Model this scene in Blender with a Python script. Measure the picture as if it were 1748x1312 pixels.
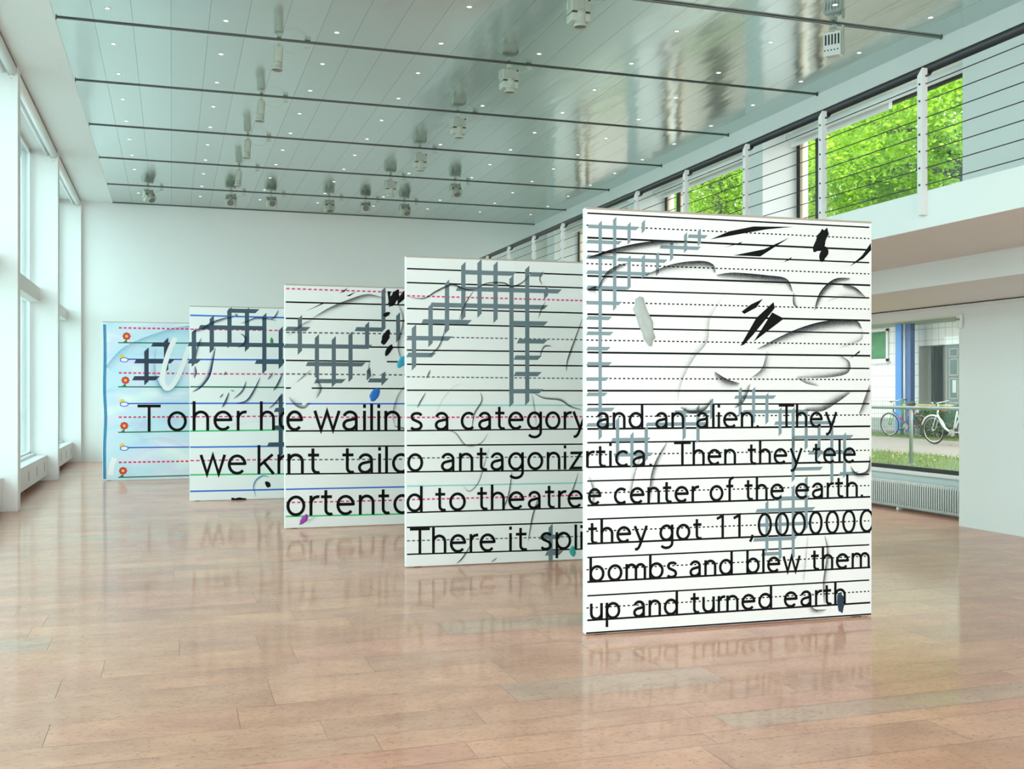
import bpy, math, random
from mathutils import Vector, Matrix
for o in list(bpy.data.objects): bpy.data.objects.remove(o)
sc = bpy.context.scene
COL = sc.collection
R = math.radians
PI = math.pi

# ------------------------------------------------------------------ camera, sky, daylight, exposure
CAM_H = 1.565
cd = bpy.data.cameras.new('camera'); cam = bpy.data.objects.new('camera', cd); COL.objects.link(cam)
cam.location = (0, 0, CAM_H); cam.rotation_euler = (R(90), 0, R(-17.982))
cd.sensor_width = 36.0; cd.lens = 36.0*1790/1748; cd.shift_y = 12/1748; cd.clip_end = 400; cd.clip_start = .05
sc.camera = cam
vs = sc.view_settings
vs.view_transform = 'Standard'; vs.look = 'None'; vs.gamma = 1.0; vs.use_curve_mapping = False
vs.exposure = 1.08
sc.display_settings.display_device = 'sRGB'

SKY_STRENGTH = 2.3
w = bpy.data.worlds.new('overcast_sky'); sc.world = w; w.use_nodes = True
nt = w.node_tree; nt.nodes.clear()
out = nt.nodes.new('ShaderNodeOutputWorld'); bg = nt.nodes.new('ShaderNodeBackground')
tc = nt.nodes.new('ShaderNodeTexCoord'); sx = nt.nodes.new('ShaderNodeSeparateXYZ')
rp = nt.nodes.new('ShaderNodeValToRGB')           # overcast sky: brighter in the west, dimmer in the east, brightest in the south
rp.color_ramp.elements[0].position = .15; rp.color_ramp.elements[0].color = (.94, .98, .97, 1)
rp.color_ramp.elements[1].position = .85; rp.color_ramp.elements[1].color = (.66, .70, .68, 1)
mp = nt.nodes.new('ShaderNodeMapRange'); mp.inputs['From Min'].default_value = -1; mp.inputs['From Max'].default_value = 1
nt.links.new(tc.outputs['Generated'], sx.inputs[0]); nt.links.new(sx.outputs['X'], mp.inputs['Value'])
ms_ = nt.nodes.new('ShaderNodeMapRange'); ms_.inputs['From Min'].default_value = .2; ms_.inputs['From Max'].default_value = -.9
smx = nt.nodes.new('ShaderNodeMix'); smx.data_type = 'RGBA'; smx.inputs['B'].default_value = (1.26, 1.27, 1.28, 1)
nt.links.new(sx.outputs['Y'], ms_.inputs['Value']); nt.links.new(ms_.outputs[0], smx.inputs['Factor'])
nt.links.new(mp.outputs[0], rp.inputs[0]); nt.links.new(rp.outputs[0], smx.inputs['A']); nt.links.new(smx.outputs['Result'], bg.inputs['Color'])
bg.inputs['Strength'].default_value = SKY_STRENGTH
nt.links.new(bg.outputs[0], out.inputs[0])

def portal(name, loc, rot, sx_, sy_):
    L = bpy.data.lights.new(name, 'AREA'); L.shape = 'RECTANGLE'; L.size = sx_; L.size_y = sy_
    L.cycles.is_portal = True
    o = bpy.data.objects.new(name, L); COL.objects.link(o); o.location = loc; o.rotation_euler = rot
    return o
CZ = 5.81                                   # ceiling height
YB, YF = 25.18, -5.3                        # back wall, wall behind the camera
COLY = [25.06, 20.09, 15.0, 9.93, 4.86, -.21]      # near faces of the fins on the left window wall
# daylight enters through the tall left windows and the right windows of both floors
portal('daylight_portal', (-2.45, (YB+YF)/2, 3.15), (0, R(-90), 0), 5.3, YB-YF)
portal('daylight_portal', (9.5, 17.5, 4.4), (0, R(90), 0), 2.5, 15.2)
portal('daylight_portal', (9.5, 17.5, 1.5), (0, R(90), 0), 2.0, 15.2)

# ------------------------------------------------------------------ materials
def lin(c): return c/12.92 if c <= .04045 else ((c+.055)/1.055)**2.4
def rgb(r, g, b): return (lin(r/255), lin(g/255), lin(b/255), 1)
MATS = {}
def mat(name, col, rough=.5, metal=0., var=.04, scale=6., spec=.5, bump=0., bscale=60.):
    if name in MATS: return MATS[name]
    m = bpy.data.materials.new(name); m.use_nodes = True; t = m.node_tree; p = t.nodes['Principled BSDF']
    c = col if len(col) == 4 else (*col, 1)
    te = t.nodes.new('ShaderNodeTexCoord'); no = t.nodes.new('ShaderNodeTexNoise')
    no.inputs['Scale'].default_value = scale; no.inputs['Detail'].default_value = 4
    t.links.new(te.outputs['Object'], no.inputs['Vector'])
    mx = t.nodes.new('ShaderNodeMix'); mx.data_type = 'RGBA'
    mx.inputs['A'].default_value = (*[max(0, v*(1-var)) for v in c[:3]], 1)
    mx.inputs['B'].default_value = (*[min(1, v*(1+var)) for v in c[:3]], 1)
    t.links.new(no.outputs['Fac'], mx.inputs['Factor']); t.links.new(mx.outputs['Result'], p.inputs['Base Color'])
    p.inputs['Roughness'].default_value = rough; p.inputs['Metallic'].default_value = metal
    p.inputs['Specular IOR Level'].default_value = spec
    if bump:
        n2 = t.nodes.new('ShaderNodeTexNoise'); n2.inputs['Scale'].default_value = bscale; n2.inputs['Detail'].default_value = 3
        t.links.new(te.outputs['Object'], n2.inputs['Vector'])
        b = t.nodes.new('ShaderNodeBump'); b.inputs['Strength'].default_value = bump; b.inputs['Distance'].default_value = .01
        t.links.new(n2.outputs['Fac'], b.inputs['Height']); t.links.new(b.outputs[0], p.inputs['Normal'])
    MATS[name] = m; return m
def emit(name, col, s):
    m = bpy.data.materials.new(name); m.use_nodes = True; t = m.node_tree; t.nodes.clear()
    o = t.nodes.new('ShaderNodeOutputMaterial'); e = t.nodes.new('ShaderNodeEmission')
    e.inputs[0].default_value = col; e.inputs[1].default_value = s; t.links.new(e.outputs[0], o.inputs[0]); return m
def glass_mat(name='window_glass', tint=(.985, .992, .988, 1)):
    m = bpy.data.materials.new(name); m.use_nodes = True; t = m.node_tree; t.nodes.clear()
    o = t.nodes.new('ShaderNodeOutputMaterial'); mx = t.nodes.new('ShaderNodeMixShader')
    tr = t.nodes.new('ShaderNodeBsdfTransparent'); tr.inputs[0].default_value = tint
    gl = t.nodes.new('ShaderNodeBsdfGlossy'); gl.inputs['Roughness'].default_value = .01
    lw = t.nodes.new('ShaderNodeLayerWeight'); lw.inputs[0].default_value = .5
    pw_ = t.nodes.new('ShaderNodeMath'); pw_.operation = 'POWER'; pw_.inputs[1].default_value = 5
    ma = t.nodes.new('ShaderNodeMath'); ma.operation = 'MULTIPLY_ADD'; ma.inputs[1].default_value = .95; ma.inputs[2].default_value = .045
    t.links.new(lw.outputs['Facing'], pw_.inputs[0]); t.links.new(pw_.outputs[0], ma.inputs[0])
    t.links.new(ma.outputs[0], mx.inputs[0]); t.links.new(tr.outputs[0], mx.inputs[1]); t.links.new(gl.outputs[0], mx.inputs[2])
    t.links.new(mx.outputs[0], o.inputs[0]); return m
GLASS = glass_mat(); GLASS_CAST = glass_mat('teal_cast_glass', (.765, .925, .92, 1))  # left panes carry the teal cast of the daylight in their tint
WHITE = mat('white_wall_paint', (.785, .80, .79), .6, var=.015, scale=1.5, spec=.3, bump=.03, bscale=180)
WHITE_GLOSS = mat('white_enamel', (.80, .80, .79), .3, var=.02)
FRAME_W = mat('white_window_frame', (.72, .73, .73), .35, var=.02)
BLACK = mat('black_window_frame', (.012, .013, .015), .4, var=.1)
TAN = mat('pale_wood_jamb', (.75, .58, .42), .5, var=.08, scale=20)
RAILBLK = mat('dark_handrail', (.018, .022, .026), .38, var=.1)
WIRE = mat('steel_wire', (.06, .06, .06), .4, .6)
POST = mat('railing_post_paint', (.74, .72, .71), .4, var=.03)
LAMP = mat('spotlight_enamel', (.50, .54, .47), .4, var=.04)
LAMP_D = mat('spotlight_dark_gap', (.03, .035, .03), .4)
LENS = mat('spotlight_lens', (.20, .20, .19), .12)
TRACK = mat('track_dark_metal', (.07, .075, .07), .4, .3)
TRACK_L = mat('track_pale_channel', (.45, .43, .40), .4, .3)
CABLE = mat('pale_cable', (.62, .60, .50), .5)
LAMPON = emit('downlight_glow', (1, .93, .87, 1), 1.6)
COVER = mat('radiator_cover_paint', (.74, .73, .72), .45, var=.02)
SLOT = mat('dark_slot', (.03, .03, .03), .5)
GALV = mat('galvanised_steel', (.30, .35, .345), .45, .55, var=.12, scale=25)

def floor_mat():
    m = bpy.data.materials.new('polished_limestone_slabs'); m.use_nodes = True; t = m.node_tree; p = t.nodes['Principled BSDF']
    at = t.nodes.new('ShaderNodeAttribute'); at.attribute_name = 'tone'
    te = t.nodes.new('ShaderNodeTexCoord')
    mp = t.nodes.new('ShaderNodeMapping'); mp.inputs['Scale'].default_value = (1.0, 1.7, 1)
    t.links.new(te.outputs['Object'], mp.inputs[0])
    off = t.nodes.new('ShaderNodeVectorMath'); off.operation = 'MULTIPLY_ADD'; off.inputs[1].default_value = (37, 51, 13)
    t.links.new(at.outputs['Color'], off.inputs[0]); t.links.new(mp.outputs[0], off.inputs[2])
    n1 = t.nodes.new('ShaderNodeTexNoise'); n1.inputs['Scale'].default_value = 2.2; n1.inputs['Detail'].default_value = 8; n1.inputs['Roughness'].default_value = .65
    n2 = t.nodes.new('ShaderNodeTexNoise'); n2.inputs['Scale'].default_value = 34; n2.inputs['Detail'].default_value = 7; n2.inputs['Roughness'].default_value = .78
    for n in (n1, n2): t.links.new(off.outputs[0], n.inputs['Vector'])
    r1 = t.nodes.new('ShaderNodeValToRGB'); e = r1.color_ramp.elements
    e[0].position = .34; e[0].color = (.82, .72, .68, 1); e[1].position = .68; e[1].color = (1.12, 1.11, 1.08, 1)
    t.links.new(n1.outputs['Fac'], r1.inputs[0])
    m1 = t.nodes.new('ShaderNodeMix'); m1.data_type = 'RGBA'; m1.blend_type = 'MULTIPLY'; m1.inputs['Factor'].default_value = 1
    t.links.new(at.outputs['Color'], m1.inputs['A']); t.links.new(r1.outputs[0], m1.inputs['B'])
    r2 = t.nodes.new('ShaderNodeValToRGB'); e = r2.color_ramp.elements     # fine pits and veins of the stone
    e[0].position = .33; e[0].color = (.40, .29, .25, 1); e[1].position = .47; e[1].color = (1, 1, 1, 1)
    t.links.new(n2.outputs['Fac'], r2.inputs[0])
    m2 = t.nodes.new('ShaderNodeMix'); m2.data_type = 'RGBA'; m2.blend_type = 'MULTIPLY'; m2.inputs['Factor'].default_value = .8
    t.links.new(m1.outputs['Result'], m2.inputs['A']); t.links.new(r2.outputs[0], m2.inputs['B'])
    t.links.new(m2.outputs['Result'], p.inputs['Base Color'])
    rr = t.nodes.new('ShaderNodeMapRange'); rr.inputs['To Min'].default_value = .34; rr.inputs['To Max'].default_value = .5
    t.links.new(n1.outputs['Fac'], rr.inputs['Value']); t.links.new(rr.outputs[0], p.inputs['Roughness'])
    p.inputs['Specular IOR Level'].default_value = 1.0; p.inputs['Coat Weight'].default_value = .45; p.inputs['Coat Roughness'].default_value = .09
    b = t.nodes.new('ShaderNodeBump'); b.inputs['Strength'].default_value = .05; b.inputs['Distance'].default_value = .004
    t.links.new(n2.outputs['Fac'], b.inputs['Height']); t.links.new(b.outputs[0], p.inputs['Normal'])
    return m
FLOORM = floor_mat()
GROUT = mat('stone_joint_filler', (.30, .25, .22), .7)

def ceil_mat():
    m = bpy.data.materials.new('brushed_aluminium_ceiling'); m.use_nodes = True; t = m.node_tree; p = t.nodes['Principled BSDF']
    p.inputs['Metallic'].default_value = 1.0; p.inputs['Roughness'].default_value = .15
    te = t.nodes.new('ShaderNodeTexCoord')
    at = t.nodes.new('ShaderNodeAttribute'); at.attribute_name = 'tone'
    t.links.new(at.outputs['Color'], p.inputs['Base Color'])
    mp = t.nodes.new('ShaderNodeMapping'); mp.inputs['Scale'].default_value = (2.2, .55, 1)
    t.links.new(te.outputs['Object'], mp.inputs[0])
    n = t.nodes.new('ShaderNodeTexNoise'); n.inputs['Scale'].default_value = 1.2; n.inputs['Detail'].default_value = 2
    t.links.new(mp.outputs[0], n.inputs['Vector'])
    b = t.nodes.new('ShaderNodeBump'); b.inputs['Strength'].default_value = .16; b.inputs['Distance'].default_value = .06
    t.links.new(n.outputs['Fac'], b.inputs['Height']); t.links.new(b.outputs[0], p.inputs['Normal'])
    return m
CEILM = ceil_mat()

# ------------------------------------------------------------------ mesh helpers
class MB:
    def __init__(s): s.v = []; s.f = []; s.fm = []; s.smooth = []
    def add(s, vs_, fs, sm=False, mi=0):
        b = len(s.v); s.v += [tuple(v) for v in vs_]; s.f += [tuple(i+b for i in f) for f in fs]
        s.smooth += [sm]*len(fs); s.fm += [mi]*len(fs); return s
    def box(s, x0, x1, y0, y1, z0, z1, mi=0):
        return s.add([(x0,y0,z0),(x1,y0,z0),(x1,y1,z0),(x0,y1,z0),(x0,y0,z1),(x1,y0,z1),(x1,y1,z1),(x0,y1,z1)],
            [(3,2,1,0),(4,5,6,7),(0,1,5,4),(1,2,6,5),(2,3,7,6),(3,0,4,7)], False, mi)
    def tube(s, pts, r, n=10, cap=True, mi=0):
        pts = [Vector(p) for p in pts]; rs = r if isinstance(r, (list, tuple)) else [r]*len(pts)
        vs_ = []; up = None
        for i, p in enumerate(pts):
            d = (pts[min(i+1, len(pts)-1)]-pts[max(i-1, 0)])
            d = d.normalized() if d.length > 1e-9 else Vector((0, 0, 1))
            if up is None:
                a = Vector((0, 0, 1)) if abs(d.z) < .9 else Vector((1, 0, 0)); up = d.cross(a).normalized()
            else:
                up = (up-d*up.dot(d)); up = up.normalized() if up.length > 1e-6 else d.orthogonal().normalized()
            q = d.cross(up)
            vs_ += [p+(up*math.cos(2*PI*k/n)+q*math.sin(2*PI*k/n))*rs[i] for k in range(n)]
        fs = [(i*n+k, i*n+(k+1) % n, (i+1)*n+(k+1) % n, (i+1)*n+k) for i in range(len(pts)-1) for k in range(n)]
        s.add(vs_, fs, True, mi)
        if cap:
            b = len(s.v)-len(vs_)
            s.f += [tuple(b+k for k in range(n))[::-1], tuple(b+(len(pts)-1)*n+k for k in range(n))]
            s.smooth += [False]*2; s.fm += [mi]*2
        return s
    def lathe(s, prof, n=24, c=(0, 0, 0), M=None, cap=True, mi=0):
        M = M or Matrix(); c = Vector(c)
        vs_ = [c+M @ Vector((r*math.cos(2*PI*k/n), r*math.sin(2*PI*k/n), z)) for r, z in prof for k in range(n)]
        fs = [(i*n+k, i*n+(k+1) % n, (i+1)*n+(k+1) % n, (i+1)*n+k) for i in range(len(prof)-1) for k in range(n)]
        s.add(vs_, fs, True, mi)
        if cap:
            b = len(s.v)-len(vs_)
            s.f += [tuple(b+k for k in range(n))[::-1], tuple(b+(len(prof)-1)*n+k for k in range(n))]; s.smooth += [False]*2; s.fm += [mi]*2
        return s
    def poly(s, pts, y, mi=0):                         # flat polygon in a panel's plane
        return s.add([(p[0], y, p[1]) for p in pts], [tuple(range(len(pts)))], False, mi)
    def xf(s, M):
        s.v = [tuple(M @ Vector(v)) for v in s.v]; return s
    def build(s, name, m, parent=None, bevel=0., loc=None):
        me = bpy.data.meshes.new(name); me.from_pydata(s.v, [], s.f)
        ms = m if isinstance(m, (list, tuple)) else [m]
        for x in ms: me.materials.append(x)
        me.polygons.foreach_set('use_smooth', s.smooth); me.polygons.foreach_set('material_index', s.fm); me.update()
        o = bpy.data.objects.new(name, me); COL.objects.link(o)
        if parent: o.parent = parent
        if loc: o.location = loc
        if bevel:
            b = o.modifiers.new('bevel', 'BEVEL'); b.width = bevel; b.segments = 2; b.limit_method = 'ANGLE'
        return o
def tag(o, label=None, cat=None, group=None, kind=None):
    if label: o['label'] = label
    if cat: o['category'] = cat
    if group: o['group'] = group
    if kind: o['kind'] = kind
    return o
def thing(name, label, cat, loc=(0, 0, 0), rz=0, group=None, kind=None):
    o = bpy.data.objects.new(name, None); COL.objects.link(o); o.location = loc; o.rotation_euler = (0, 0, rz); o.empty_display_size = .1
    return tag(o, label, cat, group, kind)
def struct(name, mb, m, label, bevel=0., cat=None):
    return tag(mb.build(name, m, bevel=bevel), label, cat or name.split('_')[0], kind='structure')
def copy_tree(o, parent=None):
    c = o.copy(); COL.objects.link(c)
    if parent: c.parent = parent
    for ch in [x for x in KIDS.get(o.name, [])]: copy_tree(ch, c)
    return c
KIDS = {}
def remember(root):
    for o in bpy.data.objects:
        if o.parent: KIDS.setdefault(o.parent.name, [])
    for o in list(bpy.data.objects):
        if o.parent and o not in KIDS[o.parent.name]: KIDS[o.parent.name].append(o)
    return root

# ------------------------------------------------------------------ floor: rows of stone slabs across the hall
XL, XR = -1.907, 8.78                        # fin faces on the left, upper wall on the right
random.seed(11)
fb = MB(); tones = []
TONES = [(.60,.45,.37),(.62,.47,.38),(.59,.44,.37),(.61,.44,.375),(.63,.485,.395),(.58,.44,.36),(.60,.47,.39),(.57,.45,.375),(.62,.45,.385),(.64,.50,.41)]
y = YF; gap = .0011
while y < YB:
    h = random.choice([.15, .22, .28, .33, .36, .40, .33, .38, .42, .46]); y1 = min(y+h, YB)
    if YB-y1 < .12: y1 = YB
    x = -2.45-random.random()
    row = random.uniform(.975, 1.025)
    while x < 9.42:
        x1 = x+random.choice([.5, .8, 1.0, 1.15, 1.3, 1.5, 1.7, 1.9])*random.uniform(.9, 1.1)
        a, b = max(x, -2.45)+gap, min(x1, 9.42)-gap
        if b-a > .01:
            t = tuple(q*m_ for q, m_ in zip(random.choice(TONES), (1.16, .76, .62))); k = random.uniform(.965, 1.035)*row
            if random.random() < .05: t = (.62, .385, .285)
            fb.add([(a, y+gap, 0), (b, y+gap, 0), (b, y1-gap, 0), (a, y1-gap, 0)], [(0, 1, 2, 3)]); tones.append(tuple(c*k for c in t))
        x = x1
    y = y1
nslab = len(fb.f)
fb.box(-2.45, 9.42, YF, YB, -.2, -.0015, mi=1)
floor = struct('floor', fb, [FLOORM, GROUT], 'polished pinkish beige stone slab floor of the hall')
ca = floor.data.color_attributes.new('tone', 'FLOAT_COLOR', 'CORNER')
for i, p in enumerate(floor.data.polygons):
    c = tones[i] if i < nslab else (.3, .3, .3)
    for li in p.loop_indices: ca.data[li].color = (*c, 1)

# ------------------------------------------------------------------ ceiling: metal panels between white soffits
cb = MB(); ct = []
x0, x1 = -1.262, 8.778; npan = 24; pw = (x1-x0)/npan
for i in range(npan):
    k = random.uniform(.96, 1.03)
    cb.add([(x0+i*pw+.0014, YB-.02, CZ), (x0+(i+1)*pw-.0014, YB-.02, CZ), (x0+(i+1)*pw-.0014, YF, CZ), (x0+i*pw+.0014, YF, CZ)], [(0, 1, 2, 3)])
    ct.append((.60*k, .67*k, .645*k))
cb.box(x0, x1, YF, YB, CZ+.004, CZ+.06, mi=1).box(x0, x1, YB-.03, YB-.001, CZ-.013, CZ+.004, mi=1)
ceil = struct('ceiling', cb, [CEILM, mat('ceiling_joint', (.10, .11, .10), .6)], 'brushed metal panel ceiling with thin seams')
ca = ceil.data.color_attributes.new('tone', 'FLOAT_COLOR', 'CORNER')
for i, p in enumerate(ceil.data.polygons):
    c = ct[i] if i < npan else (.1, .1, .1)
    for li in p.loop_indices: ca.data[li].color = (*c, 1)
struct('trim_1', MB().box(-2.6, x0, YF, YB, CZ-.004, CZ+.3), WHITE, 'white plaster soffit along the left window wall', cat='soffit')
struct('trim_2', MB().box(x0, 9.6, YF, YB, CZ+.06, CZ+.3), WHITE, 'roof slab over the metal ceiling', cat='roof')

# ------------------------------------------------------------------ walls
struct('wall_back', MB().box(-2.6, 9.6, YB, YB+.25, 0, CZ+.1), WHITE, 'plain white end wall at the far end of the hall')
struct('wall_front', MB().box(-2.6, 9.6, YF-.25, YF, 5.3, CZ+.1).box(-2.6, 9.6, YF-.25, YF, 0, .3).box(-2.6, -1.6, YF-.25, YF, .3, 5.3).box(8.4, 9.6, YF-.25, YF, .3, 5.3), WHITE, 'white wall behind the camera with an added wide window')
win = thing('window_9', 'wide glazed front added behind the camera to light the canvases', 'window', (3.4, YF-.12, .3), kind='structure')  # unseen glazing, added so daylight brightens the canvas fronts
fr_ = MB()
for xx in (-4.97, -2.5, 0, 2.5, 4.97): fr_.box(xx-.03, xx+.03, -.04, .04, 0, 5)
fr_.build('frame', FRAME_W, win); MB().box(-4.97, 4.97, -.004, .004, 0, 5).build('pane', GLASS, win)
portal('daylight_portal', (3.4, YF-.3, 2.8), (R(90), 0, 0), 10, 5)
struct('wall_left', MB().box(-2.6, -2.42, YF, YB, 0, .46), WHITE, 'low white sill wall under the tall left windows')
for i, yc in enumerate(COLY):
    tkw = .24 if i else YB-yc
    lab = ['white window fin in the far left corner', 'second white window fin from the far end', 'white window fin nearest to the camera on the left',
           'white window fin outside the frame on the left', 'white window fin beside the camera', 'white window fin behind the camera'][i]
    tag(MB().box(-2.5, XL, yc, yc+tkw, 0, CZ).build('column', WHITE, bevel=.006), lab, 'column', kind='structure')
# right side: closed wall near the camera, piers between windows farther away
struct('wall_right', MB().box(8.73, 9.6, YF, 10.018, 0, 2.59).box(8.78, 9.6, YF, 10.018, 3.12, CZ+.06), WHITE, 'white wall at right, below and above the gallery')
PIER = [(14.37, 14.87), (19.02, 19.48), (23.75, 24.25)]
for a, b in PIER:
    tag(MB().box(8.78, 9.6, a, b, 0, 2.58).box(8.78, 9.6, a, b, 3.12, CZ+.06).build('column', WHITE), 'white pier between right windows, %s' % ('nearest' if a < 15 else 'second' if a < 20 else 'farthest'), 'column', kind='structure')
struct('trim_3', MB().box(8.775, 9.6, 10.018, YB, 5.58, CZ+.06), WHITE, 'white beam over the upper right windows', cat='beam')
struct('trim_4', MB().box(8.73, 8.9, 10.018, YB, 2.455, 2.585).box(8.715, 8.73, YF, YB, 2.545, 2.575), WHITE, 'white lintel band over the lower right windows', cat='lintel')
struct('trim_5', MB().box(8.722, 8.73, YF, YB, 2.578, 2.588), mat('shadow_gap', (.06, .06, .06), .6), 'dark shadow gap above the right wall', cat='joint')
struct('floor_gallery', MB().box(5.56, 7.05, YF, YB, 2.83, 3.12).box(7.05, 9.6, YF, YB, 2.59, 3.12), WHITE, 'white gallery slab with stepped underside along the right', cat='gallery', bevel=.004)

# ------------------------------------------------------------------ left windows
wn = 1
ends = COLY+[YF]
for i in range(len(COLY)):
    b = COLY[i]; a = (COLY[i+1]+.24) if i+1 < len(COLY) else YF
    if b-a < .4: continue
    win = thing('window_%d' % wn, ['tall window in the farthest left bay', 'tall window in the second left bay', 'tall window in the left bay by the picture edge', 'tall left window beside the camera', 'left window near the camera back', 'left window behind the camera', ''][i], 'window', (-2.38, (a+b)/2, .46), kind='structure'); wn += 1
    L = (b-a)/2
    f = MB()
    for yy in (-L+.03, -.03, L-.075): f.box(-.03, .03, yy-.03, yy+.03, 0, 5.34)
    f.box(-.03, .03, -L, L, 0, .06); f.box(-.03, .03, -L, L, 5.27, 5.34)
    f.build('frame', FRAME_W, win, bevel=.004)
    MB().box(-.004, .004, -L, L, .05, 5.3).build('pane', GLASS_CAST, win)
    MB().box(.0, .175, -L, L, 2.674, 2.925).build('transom', WHITE, win, bevel=.004)
    MB().box(-.03, .1, -L, L, -.03, .03).build('sill', WHITE_GLOSS, win, bevel=.004)
    # roller blinds rolled up under the soffit
    if i < 3:
        bl = thing('roller_blind', ['white roller blind rolled up under the soffit of the farthest left bay', 'white roller blind rolled up between the two nearest left fins', 'white roller blind rolled up above the near fin at the picture edge'][i], 'blind', (-1.975, (a+b)/2, CZ-.07), group='roller blinds on the left')
        MB().tube([(0, -L+.02, 0), (0, L-.02, 0)], .062, 18).build('blind_roll', WHITE_GLOSS, bl)
        MB().tube([(-.105, -L+.02, -.02), (-.105, L-.04, -.02)], .026, 12).build('bottom_bar', WHITE_GLOSS, bl)
        br = MB().box(-.09, .07, L-.008, L-.002, -.12, .06).build('mounting_plate', WHITE_GLOSS, bl, bevel=.002)
        s = MB()
        for xx, z in ((-.04, -.06), (.02, -.06), (-.01, -.10)): s.lathe([(.007, 0), (.007, .004)], 8, (xx, L-.012, z), Matrix.Rotation(R(90), 3, 'X'))
        s.build('screw', GALV, br)
        MB().box(.05, .058, -L+.02, L-.02, .03, .066).build('roll_shadow_strip', mat('blind_shadow_strip', (.2, .21, .2), .5), bl)  # dark strip painted as the shade between blind roll and soffit
    # radiator cover on the floor below the window
    if i < 3:
        rc = thing('radiator_cover', ['boxy white radiator cover below the farthest left window', 'boxy white radiator cover between the first and second left fins', 'boxy white radiator cover at the left picture edge'][i], 'radiator', (-2.21, (a+b)/2, 0), group='radiator covers along the left windows')
        MB().box(-.13, .125, -L+.02, L-.01, .095, .448).build('casing', COVER, rc, bevel=.004)
        for k in range(5):
            yy = L-.42-k*1.04
            if yy > -L+.2: MB().box(.1235, .128, yy-.016, yy+.016, .19, .345).build('grip_slot', SLOT, rc)
        for k in range(3):
            yy = L-.5-k*(2*L-1)/2
            MB().box(-.1, .02, yy-.03, yy+.03, .012, .096).box(-.12, .05, yy-.05, yy+.05, 0, .012).build('foot', GALV, rc)

# ------------------------------------------------------------------ right windows, upper and lower
bays = [(10.018, 14.37), (14.87, 19.02), (19.48, 23.75), (24.25, YB)]
for i, (a, b) in enumerate(bays):
    nm = ['nearest', 'second', 'third', 'farthest'][i]
    win = thing('window_%d' % wn, 'upper right window with black frame, %s bay of the gallery' % nm, 'window', (9.42, (a+b)/2, 3.12), kind='structure'); wn += 1
    L = (b-a)/2
    f = MB().box(-.03, .03, L-.08, L, 0, 2.46).box(-.03, .03, -L, -L+.02, 0, 2.46).box(-.03, .03, -L, L, 2.385, 2.46).box(-.03, .03, -L, L, 0, .06)
    ms = L-.64
    if ms > -L+.2: f.box(-.03, .03, ms, ms+.13, .06, 2.4)
    f.build('frame', BLACK, win)
    t = MB().box(-.02, .02, L-.15, L-.08, .06, 2.385)
    if ms > -L+.2: t.box(-.02, .02, ms-.05, ms, .06, 2.385)
    t.build('jamb_strip', TAN, win)
    MB().box(-.004, .004, -L+.02, L-.08, .05, 2.4).build('pane', GLASS, win)
    if i < 3:
        bl = thing('roller_blind', 'white roller blind above the upper right window in the %s bay' % nm, 'blind', (8.96, (a+b)/2, 5.42), group='roller blinds on the gallery windows')
        MB().tube([(0, -L+.03, 0), (0, L-.42, 0)], .055, 18).build('blind_roll', WHITE_GLOSS, bl)
        for yy in (-L+.02, L-.42): MB().box(-.06, .06, yy-.01, yy+.01, -.06, .16).build('mounting_plate', WHITE_GLOSS, bl, bevel=.003)
        MB().box(.15, .21, -L+.03 if i else L-2.6, L-.28, -.075, .06).build('bottom_bar', WHITE_GLOSS, bl, bevel=.006)
    win = thing('window_%d' % wn, 'lower right window with black bottom frame, %s bay under the gallery' % nm, 'window', (9.42, (a+b)/2, .49), kind='structure'); wn += 1
    MB().box(-.03, .03, -L, L, .02, .075).box(-.03, .03, -L, -L+.02, .075, 2.09).box(-.03, .03, L-.03, L, .075, 2.09).build('frame', BLACK, win)
    MB().box(-.004, .004, -L+.02, L-.02, .07, 2.08).build('pane', GLASS, win)
    MB().box(-.16, .05, -L, L, -.02, .02).build('sill', WHITE_GLOSS, win, bevel=.004)
    struct('wall_right_sill', MB().box(9.36, 9.6, a, b, 0, .475), WHITE, 'low white wall under the lower right window, %s bay' % nm, cat='wall')
# blind bracket on the corner of the right wall
bk = thing('blind_bracket', 'small white blind bracket on the wall corner beside the lower right window', 'bracket', (8.70, 10.03, 2.30))
MB().box(-.02, .025, -.09, -.015, 0, .17).build('plate', WHITE_GLOSS, bk, bevel=.012)
MB().tube([(-.02, -.07, .1), (-.075, -.07, .1)], .012, 10).build('pin', GALV, bk)

# radiator under the lower right window
ra = thing('radiator', 'low white tubular radiator under the lower right window', 'radiator', (9.2, 10.12, 0))
RN = 80
MB().box(-.05, .05, 0, RN*.042, .035, .075).build('lower_header', mat('radiator_header', (.45, .47, .46), .5), ra, bevel=.01)
MB().tube([(0, 0, .36), (0, RN*.042, .36)], .022, 12).build('upper_header', WHITE_GLOSS, ra)
fin = MB().tube([(-.048, 0, .06), (-.05, 0, .10), (-.05, 0, .345), (-.04, 0, .372), (-.012, 0, .378)], .0078, 8)
fin0 = fin.build('radiator_tube', WHITE_GLOSS, ra)
for k in range(RN):
    c = fin0 if k == 0 else fin0.copy()
    if k: COL.objects.link(c); c.parent = ra
    c.location = (0, .021+k*.042, 0)
MB().box(.0, .02, 0, RN*.042, .07, .35).build('tube_gap_shade', mat('radiator_gap_shade', (.22, .26, .25), .6), ra)  # dark sheet stands in for the shade between the tubes
for yy in (.25, 1.55, 3.1): MB().box(-.03, .03, yy-.02, yy+.02, 0, .04).build('foot', WHITE_GLOSS, ra)

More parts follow.
